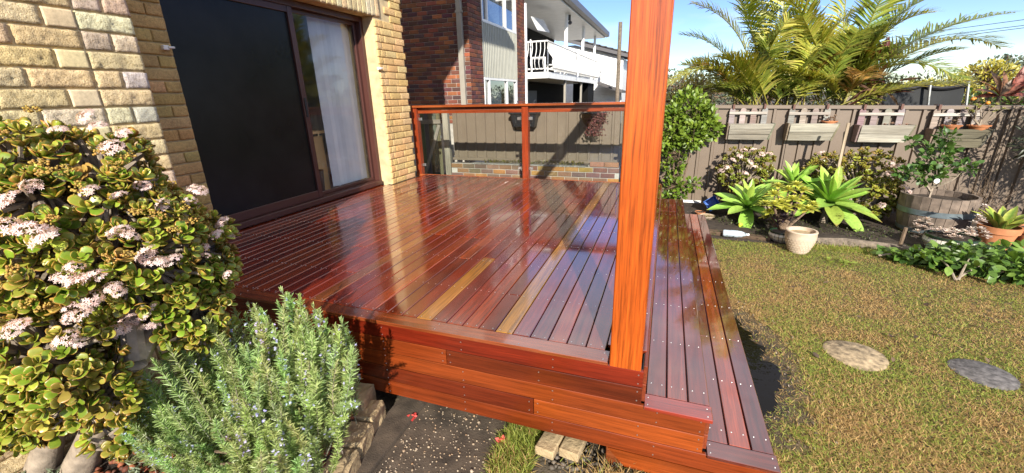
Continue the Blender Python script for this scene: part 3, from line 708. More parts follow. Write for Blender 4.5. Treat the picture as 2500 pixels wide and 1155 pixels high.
for i, (cx, cy, r) in enumerate(((-3.85, 13.25, .3), (-3.9, 16.6, 2.0), (-3.9, 18.6, 1.4))):
    ch = thing('patio_chair', (cx, cy, 1.76), ('white patio chair at the near end of the neighbour balcony', 'white slatted bench chair midway along the neighbour balcony', 'white slatted chair at the far end of the neighbour balcony')[i], 'chair')
    M = Matrix.Translation((cx, cy, 1.76)) @ Matrix.Rotation(r, 4, 'Z'); wd = (.25, .6, .5)[i]
    m = MB(); m.box(-.22, .22, -wd, wd, .42, .45, .005, M=M); m.build('seat', 'white_paint', ch)
    m = MB()
    for q in np.linspace(-wd+.03, wd-.03, 7): m.box(-.24, -.21, q-.025, q+.025, .46, .88, M=M)
    m.box(-.245, -.205, -wd, wd, .881, .93, M=M); m.build('backrest', 'white_paint', ch)
    for a in (-.2, .2):
        for b in (-wd+.03, wd-.03): m = MB(); m.box(a-.02, a+.02, b-.02, b+.02, .001, .419, M=M); m.build('leg', 'white_paint', ch)
# white weatherboard house beyond
WH = thing('weatherboard_house', (-5, 27, -.6), 'white weatherboard house with grey tiled gable beyond the balcony', 'house')
y = 26.
ap = aty(1392, 99, y); er = aty(1528, 133, y); gl = aty(1330, 118, y)
k = (er.z-ap.z)/(er.x-ap.x); xr = er.x+.5
nb = 34
for i in range(nb):
    z0 = -.6+i*.17; z1 = z0+.17; f = lambda z: min(er.x-.12, ap.x+(z-ap.z+.18)/k)
    xb = f(z1)
    if z1 > ap.z-.1: break
    m = MB(); m.add([(-12, y, z0), (f(z0), y, z0), (xb, y+.02, z1), (-12, y+.02, z1), (-12, y+.05, z0), (f(z0), y+.05, z0), (xb, y+.05, z1), (-12, y+.05, z1)], [(0, 1, 2, 3), (4, 5, 1, 0), (1, 5, 6, 2), (3, 2, 6, 7)]); m.build('weatherboard', 'white_paint', WH)
m = MB(); m.box(-12, er.x-.16, y+.06, 34, -.6, er.z-.15); m.build('wall', 'white_paint', WH)
m = MB(); m.prism([(ap.x-.5, ap.z+.16), (er.x+.25, er.z-.02), (er.x+.25, er.z-.2), (ap.x-.5, ap.z-.02)], 1, y-.35, y-.3); m.build('barge_board', 'gutter_grey', WH)
for i in range(11):
    t0, t1 = i/11, (i+1)/11; a = lerp((ap.x-.4, ap.z+.2), (er.x+.3, er.z+.0), t0); b = lerp((ap.x-.4, ap.z+.2), (er.x+.3, er.z+.0), t1+.02)
    m = MB(); m.prism([(a[0], a[1]), (b[0], b[1]), (b[0], b[1]+.07), (a[0], a[1]+.03)], 1, y-.4, 34); m.build('tile_course', 'roof_tile', WH)
aw0 = aty(1456, 203, y-1.5); aw1 = aty(1524, 227, y-1.5)
m = MB(); m.prism([(aw0.x, aw0.z), (aw1.x, aw1.z), (aw1.x, aw1.z+.1), (aw0.x, aw0.z+.1)], 1, y-2.6, y-.1); m.build('lean_to_roof', 'roof_tile', WH)
pt = aty(1515, 54, 22); pb = aty(1507, 250, 22)
UP = MB(); UP.tube([(pb.x, 22, -.6), (pt.x, 22, pt.z)], [.10, .085], 8); o = UP.build('utility_pole', 'log_wood', None, True); tag(o, 'brown timber pole rising beside the white weatherboard house', 'pole')

# ------------------------------------------------------------------ fences
FYY = 7.18
def sheetfence(th, x0, x1, zb, zt, ph=0.):
    """ribbed steel sheets, each a part"""
    x = x0; PW = .76
    while x < x1-.02:
        xe = min(x+PW, x1); V = []; q = x
        prof = [(0, 0), (.118, 0), (.128, -.028), (.160, -.028), (.170, 0), (.19, 0)]
        fy = lambda xx: float(np.interp((xx-ph) % .19, [p_[0] for p_ in prof], [p_[1] for p_ in prof]))
        i0 = math.floor((x-ph)/.19)
        xs = [x, xe]+[ph+i*.19+dx for i in range(i0, i0+7) for dx, dy in prof[:-1] if x+.002 < ph+i*.19+dx < xe-.002]
        xs = [(xx, fy(xx)) for xx in sorted(xs)]
        for xx, dy in xs: V += [(xx, FYY+dy, zb(xx)), (xx, FYY+dy, zt(xx))]
        if len(xs) > 1:
            f = [(2*i, 2*i+2, 2*i+3, 2*i+1) for i in range(len(xs)-1)]
            n = len(V); V += [(a, b+.0025, c) for a, b, c in V]; f += [(n+2*i, n+2*i+1, n+2*i+3, n+2*i+2) for i in range(len(xs)-1)]
            MB().add(V, f).build('fence_sheet', 'fence_paint', th)
        x = xe
FL = thing('steel_fence', (-2.2, FYY, 0), 'brown ribbed steel fence section on the low brick wall beyond the railing', 'fence')
sheetfence(FL, -3.74, -.70, lambda x: .03, lambda x: .90, ph=-3.62)
box_obj('bottom_rail', -3.76, -.69, FYY-.045, FYY+.03, -.005, .045, 'fence_paint', FL, .004); box_obj('top_rail', -3.76, -.69, FYY-.04, FYY+.03, .885, .935, 'fence_paint', FL, .004)
box_obj('end_post', -.69, -.63, FYY-.05, FYY+.04, -.6, .95, 'fence_paint', FL, .004)
FR = thing('steel_fence', (2.5, FYY, -.58), 'long brown ribbed steel fence behind the garden bed with hanging planters', 'fence')
zt = lambda x: .915-.018*(x-.7)
sheetfence(FR, -.62, 7.5, lambda x: -.57, lambda x: zt(x)-.03, ph=.55)
for a, b in ((-.63, 1.655), (1.66, 4.02), (4.025, 7.5)):
    m = MB(); m.add([(a, FYY-.045, zt(a)-.045), (b, FYY-.045, zt(b)-.045), (b, FYY-.045, zt(b)), (a, FYY-.045, zt(a)), (a, FYY+.03, zt(a)-.045), (b, FYY+.03, zt(b)-.045), (b, FYY+.03, zt(b)+.004), (a, FYY+.03, zt(a)+.004)], [(0, 1, 2, 3), (4, 7, 6, 5), (3, 2, 6, 7), (0, 4, 5, 1), (0, 3, 7, 4), (1, 5, 6, 2)]); m.build('top_rail', 'fence_paint', FR)
for a in (1.63, 4.0):
    m = MB(); m.box(a, a+.022, FYY-.045, FYY-.030, -.57, zt(a)-.047); m.box(a+.03, a+.06, FYY-.045, FYY-.03, -.57, zt(a)-.047); m.build('fence_post', 'fence_paint', FR)
m = MB(); m.box(.05, .62, FYY-.09, FYY-.055, -.575, -.535, .004); o = m.build('timber_offcut', 'white_paint'); tag(o, 'narrow white plank lying along the fence foot beside the steps', 'plank')
# low brick garden wall
LW = thing('low_brick_wall', (-2.2, 6.95, -.58), 'low brown brick garden wall beneath the steel fence beyond the deck', 'wall')
WY = 6.98
m = MB(); m.box(-3.72, -.66, WY+.008, WY+.10, -.58, -.045); m.box(-1.18, -.66, WY+.1, FYY+.05, -.58, -.02); m.build('core', 'grey_mortar', LW)
bk = Bricks(LW, 120)
for k in range(6):
    zc = -.085-.086*k; x0 = -3.72+(.12 if k % 2 else 0)
    while x0 < -.75:
        l = min(.23, -.66-x0); bk.add((x0+l/2, WY, zc), (1, 0, 0), (0, -1, 0), l, .075, .0015, 'dark_brick', jz(random.choice([(.17, .10, .07), (.20, .12, .08), (.16, .085, .06), (.24, .13, .065), (.33, .18, .06), (.14, .09, .075)]), .15)); x0 += .24
x0 = -1.15
while x0 < -.75: bk.add((x0+.115, WY+.05, .0), (1, 0, 0), (0, -1, 0), .23, .075, .0015, 'dark_brick', jz((.26, .14, .075))); x0 += .24
bk.done()
box_obj('coping', -3.3, -1.22, WY-.01, WY+.11, -.0445, -.028, 'mortar_lump', LW); box_obj('soil_fill', -3.72, -1.19, WY+.101, FYY+.02, -.3, -.05, 'soil', LW)
WC = thing('wall_creeper', (-2, 7.1, -.05), 'dry leafy creeper growing between low brick wall and fence', 'plant')
P = np.c_[rng.uniform(-3.1, -1.25, 420), rng.uniform(7.06, 7.13, 420), rng.uniform(-.04, .02, 420)]
scat_obj('foliage', [scat(LEAF, P, frames(rdir(420)+[0, 0, .6], rdir(420)), rng.uniform(.02, .05, 420), colmix(420, (.05, .07, .02), (.14, .10, .04), (.07, .05, .025), (.2, .18, .04)))], 'leaf', WC)
# gate
GT = thing('paling_gate', (-4.2, 7.1, -.5), 'weathered grey paling gate with diagonal brace beside the brick wall', 'gate')
for i in range(7):
    xx = -4.52+i*.085; board('paling', (xx, 7.12, -.45), (xx, 7.12, .88+random.uniform(-.03, .02)), .078, .014, 'grey_wood', GT, jz((.13, .115, .10), .3), up=Vector((0, -1, 0)))
board('gate_rail', (-4.55, 7.095, .69), (-3.95, 7.095, .70), .075, .03, 'grey_wood', GT, (.26, .24, .21), up=Vector((0, -1, 0)))
board('brace', (-4.36, 7.093, -.3), (-3.98, 7.093, .64), .06, .025, 'grey_wood', GT, (.25, .235, .21), up=Vector((0, -1, 0)))
m = MB(); m.tube([(-3.95, 7.08, .42), (-3.95, 7.05, .42), (-3.93, 7.04, .42), (-3.91, 7.05, .42)], .008, 5); m.tube([(-3.94, 7.06, .38), (-3.94, 7.06, .46)], .012, 5); m.build('latch', 'steel', GT)
GP = thing('gate_post', (-3.83, 7.1, -.5), 'weathered grey timber gate post at the fence end', 'post')
board('shaft', (-3.825, 7.10, -.55), (-3.835, 7.10, .93), .11, .09, 'grey_wood', GP, (.27, .25, .21), up=Vector((0, -1, 0)))
# hanging black planter, coir basket
p = aty(1281, 293, 7.03); BP = thing('fence_planter', (p.x, 7.05, p.z), 'black plastic trough planter hooked on the fence behind the middle railing post', 'planter')
m = MB(); a = .235; m.add([(p.x-a, 6.93, p.z+.13), (p.x+a, 6.93, p.z+.13), (p.x+a, 7.13, p.z+.13), (p.x-a, 7.13, p.z+.13), (p.x-a+.05, 6.98, p.z-.11), (p.x+a-.05, 6.98, p.z-.11), (p.x+a-.05, 7.13, p.z-.11), (p.x-a+.05, 7.13, p.z-.11)], [(0, 1, 5, 4), (1, 2, 6, 5), (3, 0, 4, 7), (4, 5, 6, 7)]); m.build('trough', 'black_plastic', BP)
m = MB(); m.box(p.x-a-.02, p.x+a+.02, 6.915, 6.93, p.z+.10, p.z+.145, .003); m.box(p.x-a-.02, p.x-a, 6.93, 7.13, p.z+.10, p.z+.145); m.box(p.x+a, p.x+a+.02, 6.93, 7.13, p.z+.10, p.z+.145); m.build('rim', 'black_plastic', BP); MB().box(p.x-a, p.x+a, 6.935, 7.13, p.z+.09, p.z+.11).build('soil', 'soil', BP)
for sx in (-.14, .16): m = MB(); m.tube([(p.x+sx, 7.14, p.z+.32), (p.x+sx, 7.06, p.z+.3), (p.x+sx, 6.93, p.z+.15), (p.x+sx, 6.95, p.z-.05)], .007, 5); m.build('bracket', 'black_plastic', BP)
q = aty(1447, 280, 7.0); HB = thing('coir_basket', (q.x, 7.0, q.z), 'half-round coir wall basket with drooping red succulent on the far fence', 'planter')
m = MB(); V = []; n = 9
for i, (r, z) in enumerate(((.205, .02), (.20, -.05), (.17, -.13), (.10, -.2), (.03, -.23))):
    for k in range(n): th = math.pi+math.pi*k/(n-1); V.append((q.x+r*math.cos(th), 7.12+r*math.sin(th), q.z+z))
m.add(V, [(i*n+k, i*n+k+1, (i+1)*n+k+1, (i+1)*n+k) for i in range(4) for k in range(n-1)]); m.build('liner', 'coir', HB, True)
m = MB(); m.tube([(q.x+.21*math.cos(math.pi+math.pi*k/12), 7.12+.21*math.sin(math.pi+math.pi*k/12), q.z+.025) for k in range(13)], .012, 5); m.tube([(q.x-.21, 7.12, q.z+.02), (q.x, 7.12, q.z+.2), (q.x+.21, 7.12, q.z+.02)], .006, 5); m.build('wire_rim', 'black_plastic', HB)
n = 520; u = rng.uniform(0, 1, n); P = np.c_[q.x+.06+rng.normal(0, .075, n), 6.93+rng.normal(0, .02, n), q.z+.03-.36*u**1.3]; P[:, 0] += (.03-.05*u)
scat_obj('trailing_succulent', [scat(BLOB, P, eulr(n), np.c_[rng.uniform(.006, .013, n), rng.uniform(.006, .013, n), rng.uniform(.008, .018, n)], colmix(n, (.16, .03, .035), (.09, .05, .03), (.22, .07, .06), (.05, .02, .02)))], 'leaf', HB)
# ------------------------------------------------------------------ hanging planters on the fence
LBL = ['pale timber planter box nearest the green bush, leftmost on the fence', 'pale timber planter box with a terracotta bowl at its right end', 'pale timber planter box with small pink succulents, third along the fence', 'darker timber planter box with two terracotta bowls, rightmost on the fence']
XS = [(.86, 1.43, .665, .435), (1.62, 2.19, .665, .43), (2.44, 3.01, .64, .415), (3.23, 3.78, .59, .36)]
for i, (xa, xb, z1, z0) in enumerate(XS):
    P_ = thing('planter_box', ((xa+xb)/2, 7.05, z0), LBL[i], 'planter', 'planter boxes hanging on the fence')
    yf, yb = 6.94, 7.13; tp = .022; lean = .05
    cols = [(.37, .36, .31), (.39, .38, .32), (.38, .37, .32), (.19, .18, .13)][i]
    def q4(m, pts, t): 
        a = [Vector(p) for p in pts]; n = (a[1]-a[0]).cross(a[3]-a[0]).normalized()*t; m.add([*a, *[p-n for p in a]], [(0, 1, 2, 3), (7, 6, 5, 4), (0, 4, 5, 1), (1, 5, 6, 2), (2, 6, 7, 3), (3, 7, 4, 0)])
    nb = 2 if i != 0 else 3
    for k in range(nb):
        a, b = k/nb, (k+1)/nb-.03; za, zb = z0+(z1-z0)*a, z0+(z1-z0)*b; ya, yb2 = yf+lean*(1-a), yf+lean*(1-b)
        xl = lambda t: xa+.012+.0*t; xr = lambda t: xb-.055*(1-t)
        m = MB(); q4(m, [(xl(a), ya, za), (xr(a), ya, za), (xr(b), yb2, zb), (xl(b), yb2, zb)], .02)
        q_ = random.uniform(.82, 1.14); c = tuple(v_*q_ for v_ in cols); o = m.build('front_plank', 'grey_wood', P_, color=c)
    for sx, s_ in ((xa, 1), (xb, -1)):
        m = MB(); dx = -.05 if s_ < 0 else 0
        q4(m, [(sx+dx, yf+lean, z0), (sx+dx, yb, z0), (sx, yb, z1), (sx, yf+.002, z1)], .018*s_); m.build('side_plank', 'grey_wood', P_, color=jz((.22, .21, .16), .15))
    box_obj('base', xa+.02, xb-.06, yf+lean+.02, yb, z0+.002, z0+.018, 'grey_wood', P_, color=(.15, .14, .1)); box_obj('soil', xa+.02, xb-.03, yf+.03, yb-.002, z1-.09, z1-.045, 'soil', P_)
    zt_ = zt((xa+xb)/2); xs_ = np.linspace(xa+.04, xb-.11, 4)
    for k, xx in enumerate(xs_):
        w2 = .036; zp = zt_-.035; poly = [(xx-w2, z0+.05), (xx+w2, z0+.05), (xx+w2, zp-.03), (xx+w2*.7, zp-.008), (xx, zp), (xx-w2*.7, zp-.008), (xx-w2, zp-.03)]
        MB().prism(poly, 1, 7.112, 7.129).build('picket', 'grey_wood', P_, color=jz(((.33, .31, .29) if k % 2 else (.27, .24, .22)), .12))
    board('crossbar', (xa+.0, 7.103, zt_-.105+.0), (xb-.08, 7.103, zt_-.108), .038, .016, 'grey_wood', P_, (.46, .44, .41), up=Vector((0, -1, 0)))
    for xx in (xs_[0]+.01, xs_[3]-.01):
        m = MB(); m.box(xx-.013, xx+.013, 7.095, 7.111, zt_-.05, zt_+.012); m.box(xx-.013, xx+.013, 7.095, 7.23, zt_+.0121, zt_+.018); m.build('strap', 'strap_brown', P_)
ROSN = 14
def rosette(c, r, cols, rim=None, n=22, tpl=LEAF, up=(0, 0, 1), flat=.5, tilt=(10, 80), wid=1.):
    """leaves spiralling round up"""
    up = np.array(up, float)/np.linalg.norm(up); a = np.arange(n)*2.39996+rng.uniform(0, 6); t = np.arange(n)/n
    e = np.array([1, 0, 0]) if abs(up[0]) < .9 else np.array([0, 1, 0]); s = np.cross(up, e); s /= np.linalg.norm(s); q = np.cross(up, s)
    rad = np.cos(a)[:, None]*s+np.sin(a)[:, None]*q; el = np.radians(tilt[0]+(tilt[1]-tilt[0])*t)
    d = rad*np.cos(el)[:, None]+up*np.sin(el)[:, None]; nm = -rad*np.sin(el)[:, None]+up*np.cos(el)[:, None]
    ln = r*(1-.62*t)*rng.uniform(.88, 1.1, n)
    return scat(tpl, np.repeat(np.array([c], float), n, 0)+up*(.06*r*t)[:, None], frames(d, nm), np.c_[ln*wid, ln, ln], colmix(n, *cols), None if rim is None else np.repeat(np.array([rim]), n, 0))
def succ(name, spots, label, cols, loc, rim=None, n=14, cat='succulent'):
    T = thing(name, loc, label, cat)
    for c, r in spots: scat_obj('rosette', [rosette(c, r, cols, rim, n)], 'jade_leaf', T)
    return T
PK = [(.52, .30, .25), (.45, .33, .25), (.55, .38, .3), (.33, .26, .17)]
succ('succulent', [((.95+.09*k, 7.04, .645), .035) for k in range(5)], 'tiny reddish succulents inside the leftmost planter box', PK, (1.1, 7.04, .62), n=10)
succ('succulent', [((2.72, 7.03, .635), .05), ((2.80, 7.03, .65), .055), ((2.95, 7.02, .635), .05), ((2.88, 7.03, .63), .04)], 'pale pink succulents poking out of the third planter box', PK, (2.8, 7.03, .6))
def bowl(c, r, h, label, cat='pot', mat='terracotta', name='terracotta_bowl', dark='soil'):
    T = thing(name, c, label, cat)
    MB().lathe([(0, 0), (r*.62, 0), (r*.9, h*.78), (r, h*.8), (r*1.02, h), (r*.93, h), (r*.86, h*.72), (0, h*.7)], c, 22).build('bowl', mat, T, True)
    MB().lathe([(0, h*.86), (r*.9, h*.85)], c, 16).build('soil_fill', dark, T)
    return T
bowl((2.10, 7.03, .63), .095, .06, 'terracotta bowl at the right end of the second planter box')
succ('succulent', [((2.10+.05*math.cos(k*1.3), 7.02+.03*math.sin(k*1.3), .70+.025*(k % 3)), .05) for k in range(7)], 'pinkish spiky succulent in the bowl on the second planter box', [(.34, .2, .14), (.3, .24, .15), (.4, .28, .2)], (2.10, 7.03, .69), n=12)
bowl((3.41, 7.02, .575), .10, .06, 'small terracotta bowl at the left on the rightmost planter box'); bowl((3.67, 7.01, .575), .11, .06, 'wider terracotta bowl at the right on the rightmost planter box')
succ('succulent', [((3.41+.055*math.cos(k*1.3), 7.01+.03*math.sin(k*1.3), .65+.03*(k % 3)), .05) for k in range(6)], 'reddish succulent in the left bowl on the rightmost planter box', [(.3, .2, .13), (.34, .26, .17)], (3.41, 7.02, .64), n=12)
T = thing('tree_aeonium', (3.67, 7.01, .64), 'branching yellow-green aeonium in the right bowl on the rightmost planter box', 'succulent')
m = MB(); tips = []
for k in range(8):
    a = k*.8; e = Vector((3.67+.19*math.cos(a)*(.6+.4*(k % 2)), 7.0+.09*math.sin(a), .80+.05*((k*3) % 4)/2)); m.tube([(3.67, 7.01, .63), (3.67+(e.x-3.67)*.5, 7.0, .70), e], [.01, .008, .005], 5); tips.append(e)
m.build('stems', 'bark_jade', T)
for e in tips: scat_obj('rosette', [rosette(e, .055, [(.42, .42, .10), (.36, .38, .08), (.5, .48, .16)], None, 14, tilt=(0, 70))], 'jade_leaf', T)

# ------------------------------------------------------------------ leafy shrubs
def shrub(name, loc, label, cat, ells, n, size, cols, stems, tpl=LEAF, mat='leaf', shell=(.55, 1.02), upb=.35, ok=None, stem_mat='bark', sr=.012, grp=None):
    T = thing(name, loc, label, cat, grp); P, N = ell_sample(ells, n, ok, shell)
    d = unit(N*.8+rdir(n)*.8+np.array([0, 0, upb])); nm = unit(rdir(n)*.7+np.array([.15, -.35, .9]))
    scat_obj('crown', [scat(tpl, P, frames(d, nm), rng.uniform(size*.6, size*1.15, n), colmix(n, *cols))], mat, T)
    if stems:
        m = MB()
        for a, b in stems: c = (Vector(a)+Vector(b))/2+Vector(tuple(rng.normal(0, .05, 3))); m.tube(bez(a, c, b, 5), [sr*1.3, sr*1.1, sr, sr*.7, sr*.4], 5)
        for i in range(0, min(n, 90)):
            p = P[i*(n//90) if n > 90 else i]; s_ = min((Vector(b) for a, b in stems), key=lambda q: (q-Vector(p)).length)
            m.tube([s_, (s_+Vector(p))/2+Vector((0, 0, .02)), p], [sr*.4, sr*.3, sr*.15], 4, cap=False)
        m.build('trunk', stem_mat, T, True)
    return T, P
BR = [(.15, .24, .02), (.10, .18, .02), (.22, .31, .03), (.045, .10, .012), (.28, .36, .05)]
shrub('green_bush', (.25, 6.95, -.5), 'bright green leafy bush against the fence beside the tall post', 'bush', [((.30, 6.98, .86), (.26, .2, .30)), ((.08, 6.9, .60), (.24, .22, .34)), ((.50, 7.0, .74), (.2, .16, .2)), ((.62, 6.98, .58), (.16, .14, .14)), ((.38, 6.9, .5), (.22, .2, .2))], 2300, .075, BR, [((.2, 6.95, -.56), (.22, 6.95, .4)), ((.24, 6.95, -.56), (.4, 6.97, .6)), ((.2, 6.95, -.5), (.1, 6.9, .5))], LEAFW)
shrub('climbing_vine', (.2, 6.85, -.5), 'sparser green vine trailing down the fence under the bush', 'vine', [((.16, 6.9, .12), (.20, .15, .30)), ((.22, 6.85, -.30), (.24, .15, .18)), ((.48, 6.9, -.22), (.13, .08, .08))], 420, .08, BR[:4], [((.15, 6.95, -.56), (.15, 6.92, .2)), ((.2, 6.95, -.56), (.3, 6.88, -.25))], LEAFW)
JG = [(.20, .25, .025), (.13, .18, .018), (.28, .30, .035), (.38, .34, .05), (.08, .12, .014)]; JR = np.array([.32, .13, .04])
STAR = None
def star_tpl():
    v = [(0, 0, 0)]; f = []
    for k in range(5):
        a = 2*math.pi*k/5; b = len(v); c, s = math.cos(a), math.sin(a)
        v += [(.5*math.cos(a-.42), .5*math.sin(a-.42), .05), (c, s, .16), (.5*math.cos(a+.42), .5*math.sin(a+.42), .05)]; f.append((0, b, b+1, b+2))
    return np.array(v), np.array(f), np.zeros(len(v))
STAR = star_tpl()
def flower_mesh(r, star, n, cols, k):
    d = rdir(n); d[:, 2] = np.abs(d[:, 2])*.8+.15; d = unit(d); P = d*r*rng.uniform(.8, 1.05, (n, 1))*np.array([1, 1, .65])
    V, F, C = scat(STAR, P, frames(np.cross(d, rdir(n)), d+rdir(n)*.3), rng.uniform(star*.8, star*1.2, n), colmix(n, *cols, jit=.06)); return np_mesh('flower_cluster', V, F, 'petal', C, False)
FLW = [flower_mesh(1, .25, 60, [(.84, .64, .64), (.86, .74, .72), (.78, .54, .55), (.85, .70, .62)], k) for k in range(4)]
BUD = []
for k in range(2):
    n = 34; d = rdir(n); d[:, 2] = np.abs(d[:, 2]); V, F, C = scat(BLOB, d*rng.uniform(.5, 1, (n, 1))*np.array([1, 1, .8]), eulr(n), rng.uniform(.10, .17, n), colmix(n, (.55, .36, .08), (.5, .42, .1), (.45, .25, .08))); BUD.append(np_mesh('bud_cluster', V, F, 'petal', C))
def put(name, me, parent, p, s, tilt=.5, color=None):
    o = link_mesh(name, me, parent, color); z = Vector((random.gauss(0, tilt), random.gauss(-.15, tilt), 1)).normalized(); q = z.to_track_quat('Z', 'Y') @ Quaternion((0, 0, 1), random.uniform(0, 6.28))
    o.matrix_local = Matrix.Translation(Vector(p)-org(parent)) @ q.to_matrix().to_4x4() @ Matrix.Diagonal((s, s, s, 1)); return o
def jade_shrub(name, loc, label, ells, ntip, ls, flowers, ok=None, cols=JG, rim=JR, fs=.05, keep=0, pairs=4, inner=0):
    """rosettes of opposite fleshy leaves; the `keep` leaves nearest the camera become parts"""
    T = thing(name, loc, label, 'shrub'); P, N = ell_sample(ells, ntip, ok, (.8, 1.03))
    if inner: P2, N2 = ell_sample(ells, inner, ok, (.45, .8)); P = np.r_[P, P2]; N = np.r_[N, N2]
    n = len(P); ax = unit(N*.75+np.array([0, 0, .55])+rdir(n)*.35); A = []; pos = []; dd = []; nn = []; sz = []; cc = []; rr = []
    base = colmix(n, *cols, jit=.15)
    e = unit(np.cross(ax, rdir(n))); e2 = np.cross(ax, e)
    for k in range(pairs*2):
        pr = k//2; ang = math.pi*(k % 2)+math.pi/2*(pr % 2)+rng.normal(0, .18, n); el = np.radians(12+58*pr/pairs+rng.normal(0, 9, n))
        rad = e*np.cos(ang)[:, None]+e2*np.sin(ang)[:, None]; d = rad*np.cos(el)[:, None]+ax*np.sin(el)[:, None]; z = -rad*np.sin(el)[:, None]+ax*np.cos(el)[:, None]
        s = ls*(1-.5*pr/pairs)*rng.uniform(.8, 1.15, n); pos.append(P-ax*(ls*.35*(1-pr/pairs))[..., None] if False else P-ax*ls*.35*(1-pr/pairs)); dd.append(d); nn.append(z); sz.append(s)
        cc.append(base*rng.uniform(.8, 1.2, (n, 1))); rr.append(np.repeat(rim[None], n, 0)*rng.uniform(.4, 1.2, (n, 1))*.7+base*.3)
    pos, dd, nn, sz, cc, rr = map(np.concatenate, (pos, dd, nn, sz, cc, rr)); Rm = frames(dd, nn)
    idx = np.arange(len(pos))
    if keep:
        dist = np.linalg.norm(pos-np.array(CAM), axis=1)/sz; order = np.argsort(dist); near = order[:keep*3][::3]; rest = np.setdiff1d(idx, near)
        vs = []
        for q in range(6):
            V, F, C = scat(JADE, np.zeros((1, 3)), np.eye(3)[None], np.ones(1), base[q:q+1]*0+np.array([[.17, .28, .025], [.24, .34, .03], [.13, .21, .018], [.36, .34, .05], [.20, .30, .025], [.15, .25, .02]])[q], rim[None]*rng.uniform(.6, 1.1))
            vs.append(np_mesh('leaf', V, F, 'jade_leaf', C))
        for i in near:
            o = link_mesh('leaf', vs[i % 6], T, tuple(np.repeat(rng.uniform(.8, 1.15), 3)))
            o.matrix_local = Matrix.Translation(Vector(pos[i])-org(T)) @ Matrix(Rm[i].tolist()).to_4x4() @ Matrix.Diagonal((sz[i], sz[i], sz[i], 1))
        idx = rest
    o = scat_obj('foliage', [scat(JADE, pos[idx], Rm[idx], sz[idx], cc[idx], rr[idx])], 'jade_leaf', T)
    if keep: o.name = 'leaf'; o['kind'] = 'stuff'
    for p, s, kind in flowers: put('flower_cluster' if kind else 'bud_cluster', (FLW if kind else BUD)[random.randrange(4 if kind else 2)], T, p, s)
    return T, P, N
e1 = [((1.10, 6.85, .02), (.34, .25, .33)), ((1.32, 6.85, .12), (.18, .2, .2))]
fl = [(ell_hit(e1, px, py)+[0, -.02, .02], .05, 1) for px, py in ((1815, 372), (1838, 370), (1788, 395), (1772, 412), (1805, 385), (1858, 380), (1876, 380), (1830, 400), (1840, 412), (1818, 427), (1760, 420))]
T, P, N = jade_shrub('jade_shrub', (1.1, 6.85, -.57), 'flowering jade shrub with pale pink blooms behind the left agave', e1, 150, .055, fl, cols=[(.13, .18, .02), (.09, .13, .015), (.2, .22, .03)])
m = MB(); [m.tube([(1.12+random.uniform(-.06, .06), 6.88, -.57), tuple(p*.5+np.array([.55, 3.43, -.1])), tuple(p)], [.02, .012, .004], 5) for p in P[::4]]; m.build('trunk', 'bark_jade', T)
e2 = [((2.55, 6.75, .0), (.42, .3, .36)), ((2.12, 6.82, .05), (.28, .25, .24)), ((2.72, 6.62, -.28), (.24, .2, .26))]
fl = [(ell_hit(e2, px, py)+[0, -.02, .02], .05, 1) for px, py in ((2170, 405), (2190, 410), (2168, 428), (2208, 410), (2205, 460), (2150, 505), (2003, 378), (2212, 470))]
fl += [(ell_hit(e2, px, py)+[0, -.01, .02], .035, 0) for px, py in ((2070, 380), (2100, 370), (2130, 378), (2160, 385), (2180, 392), (2060, 395), (2120, 395), (2010, 390), (2030, 385))]
T, P, N = jade_shrub('jade_shrub', (2.5, 6.75, -.57), 'dense rounded jade shrub left of the half barrel', e2, 330, .055, fl, inner=120)
m = MB(); [m.tube([(2.5+random.uniform(-.12, .12), 6.75, -.57), tuple(p*.5+np.array([1.25, 3.37, -.15])), tuple(p)], [.025, .014, .004], 5) for p in P[::6]]; m.build('trunk', 'bark_jade', T)

# agaves: every leaf its own part
def agave_leaf(w, curl, k):
    V = []; n = 9
    for i in range(n+1):
        t = i/n; ww = w*(.45+.55*math.sin(math.pi*min(1, t*1.15)**.9) if t < .87 else .55*(1-t)/.13*(.62) if t < 1 else .0)
        ww = w*max(.0, (.5+.9*t if t < .5 else (1-((t-.5)/.5)**2.2)*.95))
        for u in (-1, -.5, 0, .5, 1): V.append((u*ww*.5, t, -curl*t*t+.28*abs(u)**1.5*ww*.7*(1-.3*t)))
    F = [(i*5+j, i*5+j+1, i*5+j+6, i*5+j+5) for i in range(n) for j in range(4)]; V = np.array(V)
    C = np.array([[.28, .44, .08]])*np.ones((len(V), 1)); t = V[:, 1]; C = C*(1+.15*np.abs(V[:, :1])*4); C[t > .97] = (.3, .2, .08)
    return np_mesh('leaf', V, np.array(F), 'jade_leaf', C)
AGL = [agave_leaf(.40, c, k) for k, c in enumerate((.05, .16, .30))]
def agave(loc, label, heads):
    T = thing('agave', loc, label, 'agave', 'agaves in the garden bed')
    for c, r, n, ax in heads:
        ax = Vector(ax).normalized(); q0 = ax.to_track_quat('Z', 'Y')
        for i in range(n):
            t = i/n; a = i*2.39996+random.uniform(-.15, .15); el = R_(-4+84*t**1.1+random.uniform(-5, 5)); ln = r*(1-.28*t)*random.uniform(.88, 1.1)
            d = q0 @ Vector((math.cos(a)*math.cos(el), math.sin(a)*math.cos(el), math.sin(el))); z = q0 @ Vector((-math.cos(a)*math.sin(el), -math.sin(a)*math.sin(el), math.cos(el))); x = d.cross(z)
            o = link_mesh('leaf', AGL[2 if t < .25 else (1 if t < .6 else 0)], T, jz((1., 1., .95), .12)); M = Matrix((x, d, z)).transposed().to_4x4()
            o.matrix_local = Matrix.Translation(Vector(c)-org(T)+q0 @ Vector((0, 0, .04*t))) @ M @ Matrix.Diagonal((ln*(.95 if t < .7 else .6), ln, ln, 1))
        m = MB(); m.tube([(c[0], c[1], -.58), (c[0], c[1], c[2]+.01)], [.05, .035], 8); m.build('stem', 'bark_jade', T)
